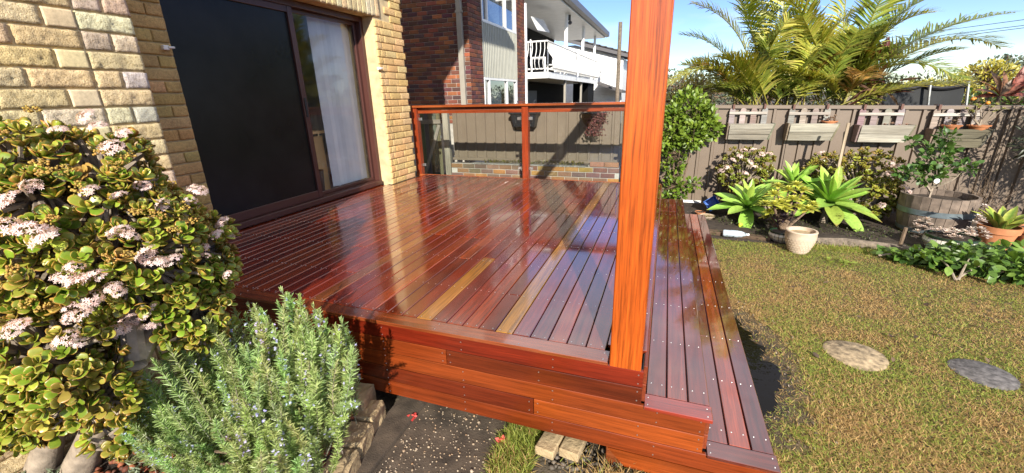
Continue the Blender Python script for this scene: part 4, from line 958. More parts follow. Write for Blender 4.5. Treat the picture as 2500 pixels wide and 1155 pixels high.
agave((1.13, 6.2, -.57), 'big green agave rosette next to the blue bucket', [((1.13, 6.2, -.40), .50, 24, (-.05, -.3, 1))])
agave((2.0, 6.45, -.57), 'larger clump of green agave rosettes behind the aeonium', [((1.72, 6.62, -.16), .46, 20, (-.1, -.1, 1)), ((2.08, 6.40, -.33), .60, 28, (.15, -.3, 1)), ((1.45, 6.65, -.25), .26, 14, (0, -.2, 1))])

# aeonium in its tiled pot
def tiled_bowl(c, r, h, label, lean=0.):
    T = thing('mosaic_bowl', c, label, 'pot'); pr = [(0, 0), (r*.55, 0), (r*.85, h*.3), (r*.98, h*.62), (r*.94, h*.86)]
    MB().lathe(pr, c, 28).build('bowl_body', 'dark_grey', T, True)
    MB().lathe([(r*.93, h*.85), (r*1.0, h*.9), (r*.98, h), (r*.9, h), (r*.86, h*.8)], c, 28).build('glazed_rim', 'glaze_green', T, True); MB().lathe([(0, h*.9), (r*.9, h*.88)], c, 20).build('soil_fill', 'soil', T)
    n = max(14, int(2*math.pi*r/.042))
    for (r0, z0), (r1, z1) in zip(pr[1:-1], pr[2:]):
        for k in range(n):
            a0 = 2*math.pi*(k+.07)/n; a1 = 2*math.pi*(k+.93)/n; V = []
            for rr, zz, aa in ((r0, z0, a0), (r0, z0, a1), (r1, z1, a1), (r1, z1, a0)): V.append((rr, zz, aa))
            zin = (z1-z0)*.06; V2 = []
            for off in (.001, .005):
                for rr, zz, aa in V:
                    z_ = zz+(zin if zz == z0 else -zin); V2.append((c[0]+(rr+off)*math.cos(aa), c[1]+(rr+off)*math.sin(aa), c[2]+z_))
            MB().add(V2, [(4, 5, 6, 7), (0, 1, 5, 4), (1, 2, 6, 5), (2, 3, 7, 6), (3, 0, 4, 7)]).build('tile', 'tile_white', T)
    return T
tiled_bowl((1.38, 5.42, -.58), .13, .13, 'white mosaic bowl half hidden behind the cream pot')
T = thing('aeonium', (1.40, 5.45, -.46), 'yellow-green branching aeonium rising above the mosaic bowl', 'succulent'); heads = []
for px, py, y, r in ((1870, 500, 5.8, .10), (1890, 475, 5.8, .10), (1905, 497, 5.7, .11), (1925, 465, 5.9, .10), (1945, 452, 5.95, .09), (1962, 465, 5.9, .09), (1935, 488, 5.75, .10), (1880, 520, 5.7, .09), (1958, 485, 5.85, .08), (1975, 512, 5.75, .10), (1985, 500, 5.85, .08), (1915, 510, 5.65, .09), (1900, 455, 5.95, .08), (1872, 530, 5.75, .07), (1950, 505, 5.7, .07), (1890, 500, 5.6, .09)):
    p = aty(px, py, y); heads.append(p); scat_obj('rosette', [rosette(p, r*1.3, [(.50, .52, .06), (.42, .48, .05), (.62, .58, .10)], (.5, .46, .1), 30, tilt=(-5, 75), wid=.9)], 'jade_leaf', T)
m = MB(); b0 = Vector((1.40, 5.46, -.47))
for p in heads: mid = b0.lerp(p, .5)+Vector((0, .05, -.03)); m.tube([b0, mid, p], [.016, .013, .009], 6)
m.build('branches', 'bark', T)
T = thing('dark_aeonium', (1.44, 5.6, -.5), 'near-black spiky aeonium under the yellow-green one', 'succulent')
for px, py, y, r in ((1890, 530, 5.55, .10), (1912, 533, 5.5, .12), (1932, 530, 5.55, .10), (1915, 518, 5.6, .09), (1900, 545, 5.5, .08)): scat_obj('rosette', [rosette(aty(px, py, y), r, [(.012, .008, .012), (.02, .01, .014)], None, 30, LEAFN, tilt=(-10, 80), wid=1.2)], 'jade_leaf', T)
T = thing('dark_succulent', (2.3, 6.1, -.57), 'small dark maroon rosette under the right agave leaves', 'succulent'); p = aty(2048, 533, 6.05); scat_obj('rosette', [rosette(p, .11, [(.05, .012, .015), (.03, .01, .012)], None, 34, LEAFN, tilt=(0, 80), wid=1.3)], 'jade_leaf', T)

# stake, pots, bottle, bucket
a, b = aty(2072, 300, 6.55), aty(2037, 450, 6.5); c = b+(b-a)*.75
o = board('garden_stake', a, c, .032, .02, 'grey_wood', None, (.40, .33, .24), up=Vector((0, -1, 0))); tag(o, 'pale leaning timber stake between the agave and the round jade', 'stake')
T = thing('cream_pot', (1.475, 5.08, G), 'cream textured ceramic pot standing on the lawn edge', 'pot')
MB().lathe([(0, .001), (.085, .001), (.10, .03), (.135, .12), (.148, .19), (.146, .232), (.150, .24), (.146, .25), (.128, .25), (.126, .20), (.0, .195)], (1.475, 5.08, G), 30).build('body', 'pot_cream', T, True)
MB().lathe([(0, .212), (.127, .212)], (1.475, 5.08, G), 24).build('water_fill', 'sandstone', T)
m = MB()
for r_ in range(6):
    for k in range(26):
        a = 2*math.pi*(k+.5*(r_ % 2))/26; z = .03+r_*.027; rr = np.interp(z, [.03, .12, .19], [.10, .135, .148]); m.box(-.008, .008, -.004, .003, -.004, .004, M=Matrix.Translation((1.475+rr*math.cos(a), 5.08+rr*math.sin(a), G+z)) @ Matrix.Rotation(a-math.pi/2, 4, 'Z'))
m.build('basket_pattern', 'pot_cream', T)['kind'] = 'stuff'
a, b = aty(1763, 574, 5.40), aty(1824, 584, 5.40); a.z = b.z = G+.055
T = thing('plastic_bottle', (a+b)/2, 'clear plastic drink bottle lying at the bed edge', 'bottle'); d = (b-a).normalized(); Mq = d.to_track_quat('Z', 'Y').to_matrix(); l = (b-a).length
MB().lathe([(0, 0), (.038, .005), (.043, .02), (.041, l*.3), (.043, l*.32), (.043, l*.6), (.040, l*.62), (.038, l*.75), (.016, l*.93), (.014, l)], a, 16, M=Mq).build('body', 'bottle_plastic', T, True)
MB().lathe([(.0435, l*.42), (.0435, l*.6)], a, 16, M=Mq).build('label_band', 'blue_plastic', T, True) if False else None
MB().lathe([(.016, l*.985), (.016, l*1.05), (0, l*1.05)], a, 12, M=Mq).build('cap', 'white_paint', T, True)
p = aty(1738, 497, 6.55); T = thing('blue_bucket', (p.x, p.y, -.55), 'square blue plastic tub tipped on its side by the fence', 'tub')
M = Matrix.Translation(p) @ Matrix.Rotation(R_(-12), 4, 'Y') @ Matrix.Rotation(R_(75), 4, 'X') @ Matrix.Rotation(R_(25), 4, 'Z')
m = MB(); s1, s0, hh = .085, .07, .09
V = [(-s0, -s0, -hh), (s0, -s0, -hh), (s0, s0, -hh), (-s0, s0, -hh), (-s1, -s1, hh), (s1, -s1, hh), (s1, s1, hh), (-s1, s1, hh)]; Vi = [(x*.94, y*.94, z+(.006 if z < 0 else 0)) for x, y, z in V]
m.add([tuple(M @ Vector(v)) for v in V+Vi], [(0, 1, 2, 3), (0, 4, 5, 1), (1, 5, 6, 2), (2, 6, 7, 3), (3, 7, 4, 0), (8, 11, 10, 9), (8, 9, 13, 12), (9, 10, 14, 13), (10, 11, 15, 14), (11, 8, 12, 15), (4, 12, 13, 5), (5, 13, 14, 6), (6, 14, 15, 7), (7, 15, 12, 4)]); m.build('shell', 'blue_plastic', T)
bowl(tuple(aty(1710, 512, 6.35))[:2]+(G+.01,), .07, .05, 'small terracotta dish near the end of the steps'); bowl(tuple(aty(1728, 520, 6.2))[:2]+(G+.01,), .10, .04, 'shallow pale dish beside the blue tub', mat='pot_cream', name='shallow_dish', dark='sandstone')
# half barrel and citrus
BC = Vector((3.13, 6.28, -.56)); BRR, BH = .345, .45
T = thing('half_barrel', BC, 'weathered wooden half wine barrel planter with grey hoops', 'planter'); ns = 26
def brad(t): return BRR*(.86+.14*math.sin(math.pi*(.15+.45*t))/math.sin(math.pi*.6)) if False else BRR*(.88+.13*math.sin(math.pi*.55*t))
for k in range(ns):
    a0, a1 = 2*math.pi*(k+.03)/ns, 2*math.pi*(k+.97)/ns; V = []; nz_ = 5; hv = BH+random.uniform(-.004, .004)
    for i in range(nz_+1):
        t_ = i/nz_; r = brad(t_)+random.uniform(-.001, .001)
        for rr, aa in ((r, a0), (r, a1), (r-.028, a1), (r-.028, a0)): V.append((BC.x+rr*math.cos(aa), BC.y+rr*math.sin(aa), BC.z+hv*t_))
    f = [(i*4+j, i*4+(j+1) % 4, (i+1)*4+(j+1) % 4, (i+1)*4+j) for i in range(nz_) for j in range(4)]+[(nz_*4, nz_*4+1, nz_*4+2, nz_*4+3)]
    MB().add(V, f).build('stave', 'barrel_wood', T)
for t0, t1 in ((.04, .14), (.52, .66)): MB().lathe([(brad(t0)+.002, BH*t0), (brad(t0)+.005, BH*t0), (brad(t1)+.005, BH*t1), (brad(t1)+.002, BH*t1)], BC, 40).build('hoop', 'hoop', T, True)
MB().lathe([(0, BH*.86), (BRR*.96, BH*.84)], BC, 24).build('soil_fill', 'soil', T)
cb = BC+Vector((-.10, -.02, BH*.84)); ct = aty(2290, 330, 6.22)
CE = [((2.98, 6.22, .36), (.17, .16, .22)), ((2.95, 6.22, .13), (.2, .16, .13)), ((2.72, 6.22, .15), (.10, .08, .07)), ((3.24, 6.2, .22), (.15, .08, .07)), ((2.70, 6.22, .50), (.08, .06, .05)), ((3.0, 6.2, .56), (.09, .08, .08))]
shrub('citrus_tree', cb, 'young citrus tree with dark glossy leaves planted in the half barrel', 'tree', CE, 520, .075, [(.05, .12, .02), (.08, .17, .03), (.03, .08, .015), (.14, .22, .04)], [(cb, (2.98, 6.22, .25)), (cb+Vector((0, 0, .1)), (2.75, 6.22, .1)), (cb+Vector((-.01, 0, .15)), (3.22, 6.2, .18)), ((2.98, 6.22, .2), (2.71, 6.22, .48)), ((2.98, 6.22, .2), (3.0, 6.2, .55))], LEAFW, shell=(.3, 1.0), stem_mat='bark_jade')
for px, py in ((2285, 440), (2320, 425)):
    p = aty(px, py, 6.1); 
q = aty(2287, 442, 6.08); T = thing('plant_tag', q, 'white plant tag hanging in the small citrus tree', 'tag'); m = MB(); m.lathe([(0, 0), (.028, 0), (.028, .004), (0, .004)], q, 10, M=Matrix.Rotation(R_(90), 3, 'X')); m.build('disc', 'white_paint', T)

# right-hand pots
def tpot(c, r, h, label):
    T = thing('terracotta_pot', c, label, 'pot'); MB().lathe([(0, .001), (r*.62, .001), (r*.86, h*.72), (r*.95, h*.73), (r, h), (r*.9, h), (r*.84, h*.8), (0, h*.78)], c, 28).build('body', 'terracotta', T, True); MB().lathe([(0, h*.88), (r*.9, h*.86)], c, 20).build('soil_fill', 'soil', T); return T
c1 = (3.43, 5.72, -.56); tpot(c1, .17, .25, 'terracotta pot of variegated snake plant at the right edge'); tpot((3.78, 5.85, -.56), .16, .23, 'second terracotta pot cut off by the right edge')
T = thing('snake_plant', (3.43, 5.72, -.34), 'yellow-edged variegated snake plant in the terracotta pot', 'plant')
for k in range(17):
    a = k*2.4; el = R_(45+35*(k/17)); ln = random.uniform(.17, .27); d = np.array([[math.cos(a)*math.cos(el), math.sin(a)*math.cos(el), math.sin(el)]])
    scat_obj('leaf', [scat(leaf_tpl(.36, 5, .5, .25, .45), np.array([[3.45+.05*math.cos(a), 5.72+.05*math.sin(a), -.35]]), frames(d, np.array([[-math.cos(a)*.7, -math.sin(a)*.7, .7]])), np.array([ln]), np.array([[.12, .22, .03]]), np.array([[.62, .58, .12]]))], 'jade_leaf', T)
tiled_bowl((2.95, 5.50, -.58), .22, .19, 'wide white mosaic bowl of pink succulents in front of the barrel')
GH = [(.66, .50, .44), (.58, .46, .38), (.70, .56, .48), (.5, .46, .34)]
sp = [((2.95+.17*math.cos(k*2.4)*math.sqrt(k/24), 5.48+.17*math.sin(k*2.4)*math.sqrt(k/24), -.38+random.uniform(0, .05)), .05) for k in range(24)]
succ('ghost_plant', sp, 'pale pink ghost succulents filling the wide mosaic bowl', GH, (2.95, 5.5, -.4), n=14)
sp = [(tuple(aty(px, py, 5.65)), .055) for px, py in ((2245, 540), (2255, 555), (2262, 535), (2240, 565), (2250, 575), (2238, 550), (2268, 548), (2275, 560), (2235, 580))]
succ('ghost_plant', sp, 'pale pink succulent spilling left of the wide mosaic bowl', GH, (2.75, 5.65, -.5), n=14)
sp = [(tuple(aty(px, py, 5.5)), .06) for px, py in ((2380, 545), (2395, 560), (2390, 530), (2405, 570), (2370, 560), (2410, 580), (2405, 505), (2398, 540))]
succ('ghost_plant', sp, 'pale grey-pink succulent between the mosaic bowl and terracotta pot', [(.64, .52, .48), (.6, .54, .46)], (3.25, 5.5, -.45), n=14)
# cut branches
PE = [((2.75, 4.95, -.47), (.40, .28, .12)), ((3.05, 4.85, -.43), (.42, .32, .16)), ((2.45, 5.08, -.52), (.25, .14, .06)), ((3.35, 4.75, -.45), (.35, .3, .16))]
n = 1250; P, N = ell_sample(PE, n, lambda p: p[2] > G+.01, (.35, 1.02)); d = unit(np.array([-.55, -.35, .05])+rdir(n)*.75); nm = unit(rdir(n)*.6+np.array([.1, -.3, .9]))
T = thing('cut_branches', (2.9, 4.9, G), 'heap of freshly cut leafy green branches lying on the lawn', 'branches')
scat_obj('foliage', [scat(LEAFW, P, frames(d, nm), rng.uniform(.055, .105, n), colmix(n, (.12, .22, .03), (.07, .15, .025), (.2, .3, .05), (.04, .10, .02)))], 'leaf', T)
m = MB()
for a, b in (((2.60, 4.62, G+.01), (3.0, 4.9, -.42)), ((2.60, 4.62, G+.01), (2.55, 4.8, -.45)), ((2.62, 4.62, G+.012), (2.72, 4.75, -.40)), ((2.9, 4.7, -.5), (3.4, 4.8, -.4)), ((2.2, 5.1, -.55), (2.8, 5.0, -.45))): m.tube(bez(a, (np.array(a)+np.array(b))/2+[0, 0, .05], b, 6), [.011, .01, .009, .007, .006, .004], 6)
m.build('twigs', 'bark_jade', T)
# bed edging, stump stake
a, b = aty(1725, 563, 5.5), aty(1880, 578, 5.42); o = board('edging_plank', (a.x, 5.50, -.555), (b.x, 5.40, -.56), .10, .05, 'grey_wood', None, (.13, .09, .06)); tag(o, 'dark timber edging plank behind the plastic bottle', 'edging')
o = MB().tube([(1.62, 5.42, -.56), (2.0, 5.43, -.545), (2.5, 5.36, -.55), (2.75, 5.3, -.56)], [.05, .06, .055, .04], 9).build('edging_log', 'log_wood', None, True); tag(o, 'weathered grey log edging along the garden bed', 'log')
a, b = aty(2212, 556, 5.35), aty(2195, 606, 5.35); o = MB().tube([b+Vector((0, 0, -.03)), (a+b)/2, a], [.016, .018, .017], 7).build('peg', 'bark', None, True); tag(o, 'short leaning brown wooden peg at the bed edge', 'stake')
# ------------------------------------------------------------------ lawn details
STONES = [((1.315, 3.0), .175, 'stone_tan', 'round tan stone stepping stone nearer the deck'), ((1.965, 3.0), .155, 'stone_grey', 'round dark grey stepping stone at the right')]
for (x, y), r, mt, lb in STONES:
    V = []; n = 26
    for k in range(n):
        a = 2*math.pi*k/n; rr = r*(1+.03*math.sin(3*a)+random.uniform(-.015, .015)); V.append((x+rr*math.cos(a), y+rr*math.sin(a)))
    m = MB(); m.add([(p[0], p[1], G-.02) for p in V]+[(p[0], p[1], G+.008) for p in V]+[(x+(p[0]-x)*.95, y+(p[1]-y)*.95, G+.013) for p in V]+[(x, y, G+.014)], [(k, (k+1) % n, n+(k+1) % n, n+k) for k in range(n)]+[(n+k, n+(k+1) % n, 2*n+(k+1) % n, 2*n+k) for k in range(n)]+[(2*n+k, 2*n+(k+1) % n, 3*n) for k in range(n)])
    o = m.build('stepping_stone', mt, None, True); tag(o, lb, 'stone', 'stepping stones in the lawn')
PUD = [(.55, 2.0), (.60, 2.1), (.70, 2.25), (.78, 2.45), (.81, 2.7), (.78, 2.92), (.72, 3.1), (.64, 3.3), (.57, 3.4), (.52, 3.4), (.50, 2.6)]
PUD2 = [p for q in range(len(PUD)) for p in [PUD[q], tuple((np.array(PUD[q])+np.array(PUD[(q+1) % len(PUD)]))/2+rng.normal(0, .035, 2))]]
PUD2 = [p for q in range(len(PUD2)) for p in [PUD2[q], tuple((np.array(PUD2[q])+np.array(PUD2[(q+1) % len(PUD2)]))/2+rng.normal(0, .012, 2))]]
MUD = [(.50+(x-.5)*1.22, 2.7+(y-2.7)*1.12) for x, y in PUD2]
struct(MB().add([(x, y, G+.003) for x, y in MUD], [tuple(range(len(MUD)))]).build('mud_patch', 'mud'))
struct(MB().add([(x, y, G+.006) for x, y in PUD2], [tuple(range(len(PUD2)))]).build('puddle', 'water'))
def inpoly(x, y, poly):
    c = np.zeros(len(x), bool); n = len(poly)
    for i in range(n):
        (x1, y1), (x2, y2) = poly[i], poly[(i+1) % n]; t_ = ((y1 > y) != (y2 > y)) & (x < (x2-x1)*(y-y1)/((y2-y1) if y2 != y1 else 1e-9)+x1); c ^= t_
    return c
def vnoise(x, y, s, seed):
    r = np.random.default_rng(seed); g = r.random((64, 64)); u, v = x*s+200, y*s+200; i, j = np.floor(u).astype(int), np.floor(v).astype(int); fu, fv = u-i, v-j; fu = fu*fu*(3-2*fu); fv = fv*fv*(3-2*fv)
    G_ = lambda a, b: g[a % 64, b % 64]; return (G_(i, j)*(1-fu)+G_(i+1, j)*fu)*(1-fv)+(G_(i, j+1)*(1-fu)+G_(i+1, j+1)*fu)*fv
BLADE = (np.array([(-.5, 0, 0), (.5, 0, 0), (.4, .5, .06), (-.4, .5, .06), (0.05, 1, -.02), (-.05, 1, -.02)]), np.array([(0, 1, 2, 3), (3, 2, 4, 5)]), np.zeros(6))
def grass(name, x, y, z, lab, hmin, hmax, green, wid=.0042, flat=.55, cat='grass', dry=((.50, .34, .13), (.43, .27, .10), (.58, .42, .18), (.30, .17, .07)), grn=((.26, .31, .05), (.17, .24, .035), (.38, .40, .08))):
    n = len(x); d = rdir(n); d[:, 2] = np.abs(d[:, 2])*(1-flat)+.12; d = unit(d); ln = rng.uniform(hmin, hmax, n); isg = rng.random(n) < green
    c = np.where(isg[:, None], colmix(n, *grn), colmix(n, *dry)); nm = unit(rdir(n)*.6+np.array([0, 0, 1]))
    V, F, C = scat(BLADE, np.c_[x, y, np.full(n, z) if np.isscalar(z) else z], frames(d, nm), np.c_[np.full(n, wid)*rng.uniform(.7, 1.3, n), ln, ln], c)
    o = link_mesh(name, np_mesh(name, V, F, 'grass', C, False)); tag(o, lab, cat, kind='stuff'); return o
# density follows the distance to the camera
def pts(n, x0, x1, y0, y1, falloff=2.2):
    x = rng.uniform(x0, x1, n); y = rng.uniform(y0, y1, n); d = np.hypot(np.hypot(x, y), 1.7); k = rng.random(n) < np.minimum(1, (falloff/d)**2+.08); return x[k], y[k]
x, y = pts(1150000, .50, 6.2, .9, 5.5, 2.6)
m_ = inpoly(x, y, LAWN)
for (sx, sy), r, _, _ in STONES: m_ &= np.hypot(x-sx, y-sy) > r*rng.uniform(.88, 1.04, len(x))
m_ &= ~((inpoly(x, y, PUD2)) | ((x < .562) & (y > 1.55))); pd = np.hypot((x-.66)/.28, (y-2.7)/.75); bare = (pd < .75+.45*vnoise(x, y, 9, 4)) & (rng.random(len(x)) < .8); m_ &= ~bare
x, y = x[m_], y[m_]
gm = .25*(vnoise(x, y, 1.3, 1)-.5)+.75*(vnoise(x, y, 4., 2)-.5)
ring = np.zeros(len(x))
for (sx, sy), r, _, _ in STONES: ring += np.exp(-((np.hypot(x-sx, y-sy)-r-.03)/.06)**2)
edge = np.clip((y-4.6)/.7, 0, 1)
pg = np.clip(.31+1.0*gm+.35*ring+.45*edge+.12*(x-1.2), .04, .9)
grass('lawn_grass', x, y, G+.002, 'dry yellowing lawn grass with green patches', .013, .034, pg, .0030, .66)
# path in front, strip of grass
struct(MB().box(-1.18, -.60, -2, 1.80, G-.05, G+.002).build('path', 'concrete_dark')); struct(MB().box(-1.34, -1.185, -2, 1.80, G-.05, G+.020).build('path_edging', 'concrete_dark'))
x, y = rng.uniform(-.66, -.44, 9000), rng.uniform(.5, 1.80, 9000); k_ = np.abs(x+.55+.02*np.sin(y*9)) < .085+.02*rng.random(9000); x, y = x[k_], y[k_]
grass('grass_strip', x, y, G+.002, 'narrow strip of green grass beside the pebbled path', .03, .085, np.clip(.75+.5*(vnoise(x, y, 8, 5)-.5), 0, 1), .0034, .25)
n = 950; P = np.c_[rng.uniform(-1.17, -.62, n), rng.uniform(.6, 1.78, n), np.full(n, G+.003)]; s = rng.uniform(.0016, .0055, n)**1.0; s = np.where(rng.random(n) < .06, s*1.7, s)
o = scat_obj('path_pebbles', [scat(BLOB, P, eulr(n)*1.0, np.c_[s*1.2, s, s*.8], colmix(n, (.38, .29, .19), (.44, .37, .28), (.28, .17, .09), (.2, .15, .11)))], 'pebble', None, True, 'stuff'); tag(o, 'pale pebbles set in the dark exposed aggregate path', 'pebbles')
n = 230; x, y = rng.uniform(.48, 1.0, n), rng.uniform(1.9, 3.6, n); pd = np.hypot((x-.66)/.30, (y-2.7)/.78); k_ = (pd > .55) & (pd < 1.3); P = np.c_[x, y, np.full(n, G+.005)][k_]; n = len(P); s = rng.uniform(.002, .009, n)
o = scat_obj('puddle_debris', [scat(BLOB, P, eulr(n), np.c_[s*1.5, s, s*.5], colmix(n, (.20, .16, .11), (.38, .32, .24), (.08, .06, .04), (.14, .09, .05)))], 'pebble', None, True, 'stuff'); tag(o, 'wet grit and bark bits round the puddle by the steps', 'debris')
# pavers on mortar by the step end
for i, (cx, cy, rz, l) in enumerate(((-.405, 1.66, .12, .25), (-.295, 1.67, .10, .22))):
    m = MB(); m.box(-.05, .05, -l/2, l/2, 0, .05, .006, M=Matrix.Translation((cx, cy, G+.012)) @ Matrix.Rotation(-rz*1.4, 4, 'Z')); o = m.build('paver_brick', 'sandstone'); tag(o, ('sandy paver brick nearest the grass strip under the deck edge', 'sandy paver brick nearer the step, bedded in mortar')[i], 'brick')
n = 220; P = np.c_[rng.normal(-.28, .12, n), rng.normal(1.60, .05, n), np.full(n, G)]; P[:, 2] -= .006; s = rng.uniform(.004, .017, n)
o = scat_obj('mortar_rubble', [scat(BLOB, P, eulr(n), np.c_[s, s*.9, s*.7], colmix(n, (.12, .10, .08), (.16, .14, .11), (.07, .055, .04)))], 'pebble', None, True, 'stuff'); tag(o, 'lumpy grey mortar rubble round the paver bricks', 'rubble')
x, y = rng.normal(-.05, .12, 700), rng.normal(1.52, .06, 700); grass('dry_grass_tuft', x, y, G+.001, 'straggly dry grass under the step cladding', .03, .09, .2, .003, .3)
# sandstone edging blocks, mulch, petals
for i, (cx, cy, l, w2, h2, rz) in enumerate(((-1.47, 1.50, .17, .12, .17, .3), (-1.385, 1.455, .15, .13, .125, .2), (-1.345, 1.30, .155, .13, .115, .22), (-1.30, 1.13, .165, .135, .11, .2), (-1.25, .95, .17, .13, .11, .2), (-1.22, .77, .17, .13, .11, .1))):
    m = MB(); m.box(-w2/2, w2/2, -l/2, l/2, 0, h2, .012, M=Matrix.Translation((cx, cy, G-.005)) @ Matrix.Rotation(rz, 4, 'Z') @ Matrix.Rotation(R_(random.uniform(-4, 4)), 4, 'Y'))
    bm = bmesh.new(); me = m.mesh('sandstone_block', 'sandstone'); bm.from_mesh(me); bmesh.ops.subdivide_edges(bm, edges=bm.edges, cuts=2, use_grid_fill=True)
    for v in bm.verts: v.co += Vector(rng.normal(0, .0028, 3))
    bm.to_mesh(me); bm.free(); o = link_mesh('sandstone_block', me)
    tag(o, ('upright tan sandstone block against the deck, beside the rosemary', 'sandstone edging block nearest the deck cladding', 'second sandstone edging block from the deck', 'third sandstone edging block from the deck', 'fourth sandstone edging block from the deck, at the picture bottom', 'fifth sandstone edging block from the deck')[i], 'stone', 'sandstone edging blocks')
SZ = -.47
BEDL = [(-2.58, -.6), (-1.29, -.6), (-1.30, .9), (-1.42, 1.40), (-1.55, 1.58), (-2.58, 1.58)]
struct(MB().prism(BEDL, 2, G-.03, SZ).build('raised_bed', 'soil'))
n = 1500; x, y = rng.uniform(-2.5, -1.33, n), rng.uniform(.2, 1.55, n); k_ = inpoly(x, y, BEDL); P = np.c_[x, y, np.full(n, SZ+.005)][k_]; n = len(P); s = rng.uniform(.007, .02, n)
o = scat_obj('scoria_mulch', [scat(BLOB, P, eulr(n), np.c_[s*1.2, s, s*.8], colmix(n, (.30, .075, .03), (.20, .05, .025), (.36, .13, .05), (.1, .04, .025)))], 'pebble', None, True, 'stuff'); tag(o, 'red scoria and bark mulch covering the raised bed', 'mulch')
for px, py, lb in ((1018, 995, 'fallen red hibiscus flower on the path, left of the two'), (1233, 1054, 'fallen red hibiscus flower beside the grass strip')):
    p = atz(px, py+8, G+.012); p.y -= .05; T = thing('fallen_flower', p, lb, 'flower', 'fallen hibiscus flowers'); n = 12; d = rdir(n); d[:, 2] = np.abs(d[:, 2])*.5
    scat_obj('petals', [scat(LEAFW, np.repeat(np.array([p]), n, 0), frames(d, rdir(n)+[0, 0, .8]), rng.uniform(.026, .040, n), colmix(n, (.68, .07, .06), (.78, .14, .12)))], 'petal', T)

# ------------------------------------------------------------------ big jade
ok = lambda p: p[0] > -2.52 and p[2] > SZ+.05 and not (p[1] > 1.56 and p[2] < .05)
def E_(px, py, y, rx, ry, rz): return (tuple(aty(px, py, y)), (rx, ry, rz))
JE = [E_(110, 570, .80, .40, .30, .38), E_(285, 600, .95, .34, .30, .32), E_(425, 615, 1.15, .27, .24, .27), E_(90, 850, .66, .34, .22, .30), E_(380, 740, 1.02, .26, .22, .22), E_(250, 430, .98, .24, .20, .18), E_(60, 430, .80, .22, .2, .2), E_(40, 990, .60, .22, .16, .17), E_(235, 950, .72, .17, .12, .13), E_(270, 1060, .72, .09, .08, .09), E_(480, 760, 1.12, .17, .15, .17)]
fl = []
for px, py, s in ((240, 312, .05), (265, 335, .045), (300, 385, .055), (325, 350, .04), (170, 345, .04), (60, 515, .05), (40, 525, .04), (500, 485, .055), (480, 510, .04), (560, 560, .05), (545, 590, .045), (575, 590, .03), (60, 580, .06), (110, 590, .07), (145, 605, .06), (320, 590, .055), (340, 595, .04), (385, 640, .055), (405, 660, .05), (440, 655, .05), (210, 672, .04), (190, 700, .05), (225, 705, .055), (255, 695, .05), (275, 690, .035), (245, 745, .055), (215, 765, .055), (230, 785, .05), (200, 790, .04), (70, 820, .05), (85, 810, .04), (190, 845, .055), (215, 850, .04), (345, 800, .06), (330, 825, .06), (300, 830, .06), (385, 815, .05), (390, 775, .05), (300, 720, .04), (315, 730, .035), (575, 665, .035), (572, 685, .03), (515, 620, .03), (518, 640, .03), (5, 815, .04), (420, 520, .04), (110, 480, .04), (245, 490, .04), (315, 500, .035), (370, 475, .04)):
    fl.append((ell_hit(JE, px, py)+[.0, -.02, .035], s*.72, 1))
for px, py in ((105, 295), (30, 355), (270, 395), (310, 425), (140, 445), (180, 440), (120, 425), (10, 590), (150, 560), (280, 650), (440, 580), (350, 540), (480, 560), (400, 545), (300, 440), (330, 405), (215, 480), (90, 760), (130, 770), (520, 540), (435, 470), (460, 520), (60, 680), (335, 640), (20, 720)): fl.append((ell_hit(JE, px, py)+[0, -.015, .03], .026, 0))
JT, P, N = jade_shrub('jade_shrub', (-2.0, .75, SZ), 'large flowering jade shrub with red-edged leaves in the left foreground', JE, 1050, .048, fl, ok, cols=[(.19, .31, .025), (.13, .23, .018), (.27, .38, .035), (.40, .38, .055), (.38, .20, .06), (.10, .18, .014), (.17, .30, .02)], rim=np.array([.52, .19, .05]), keep=300, inner=300)
hubs = [np.array(e[0])+[0, .02, -.05] for e in JE]; m = MB(); b1 = atz(195, 1148, SZ-.02); b2 = atz(105, 1145, SZ-.02); b1.y += .0
h0 = aty(330, 880, .82); h00 = aty(160, 900, .75)
m.tube(bez(b1, (b1+h0)/2+Vector((-.04, 0, .02)), h0, 7), [.075, .062, .055, .052, .05, .05, .045], 10); m.tube(bez(b2, (b2+h00)/2, h00, 6), [.07, .055, .05, .045, .045, .04], 9)
for i, hb in enumerate(hubs):
    s_ = h0 if i in (1, 2, 4, 5) else h00; m.tube(bez(s_, (Vector(s_)+Vector(hb))/2+Vector((0, 0, -.04)), hb, 6), [.042, .036, .03, .026, .022, .018], 8)
for p, n_ in zip(P, N):
    j = int(np.argmin([np.linalg.norm(p-h_) for h_ in hubs])); hb = hubs[j]; mid = p*.6+hb*.4-n_*.03+rng.normal(0, .015, 3); m.tube([hb, mid, p], [.014, .010, .006], 5, cap=False)
m.build('trunk', 'bark_jade', JT, True)
T = thing('grey_ground_plant', atz(240, 1150, SZ), 'small pale grey-green herb at the foot of the jade trunks', 'plant')
for px, py in ((40, 1140), (130, 1145), (330, 1140), (180, 1140), (10, 1150)):
    p = np.array(atz(px, py+25, SZ)); n = 60; d = unit(rdir(n)+[0, 0, .9]); scat_obj('sprig', [scat(LEAFN, p+rng.normal(0, .02, (n, 3))*[1, 1, .6]+d*.01, frames(d, rdir(n)), rng.uniform(.025, .05, n), colmix(n, (.30, .36, .24), (.22, .28, .18)))], 'leaf', T)

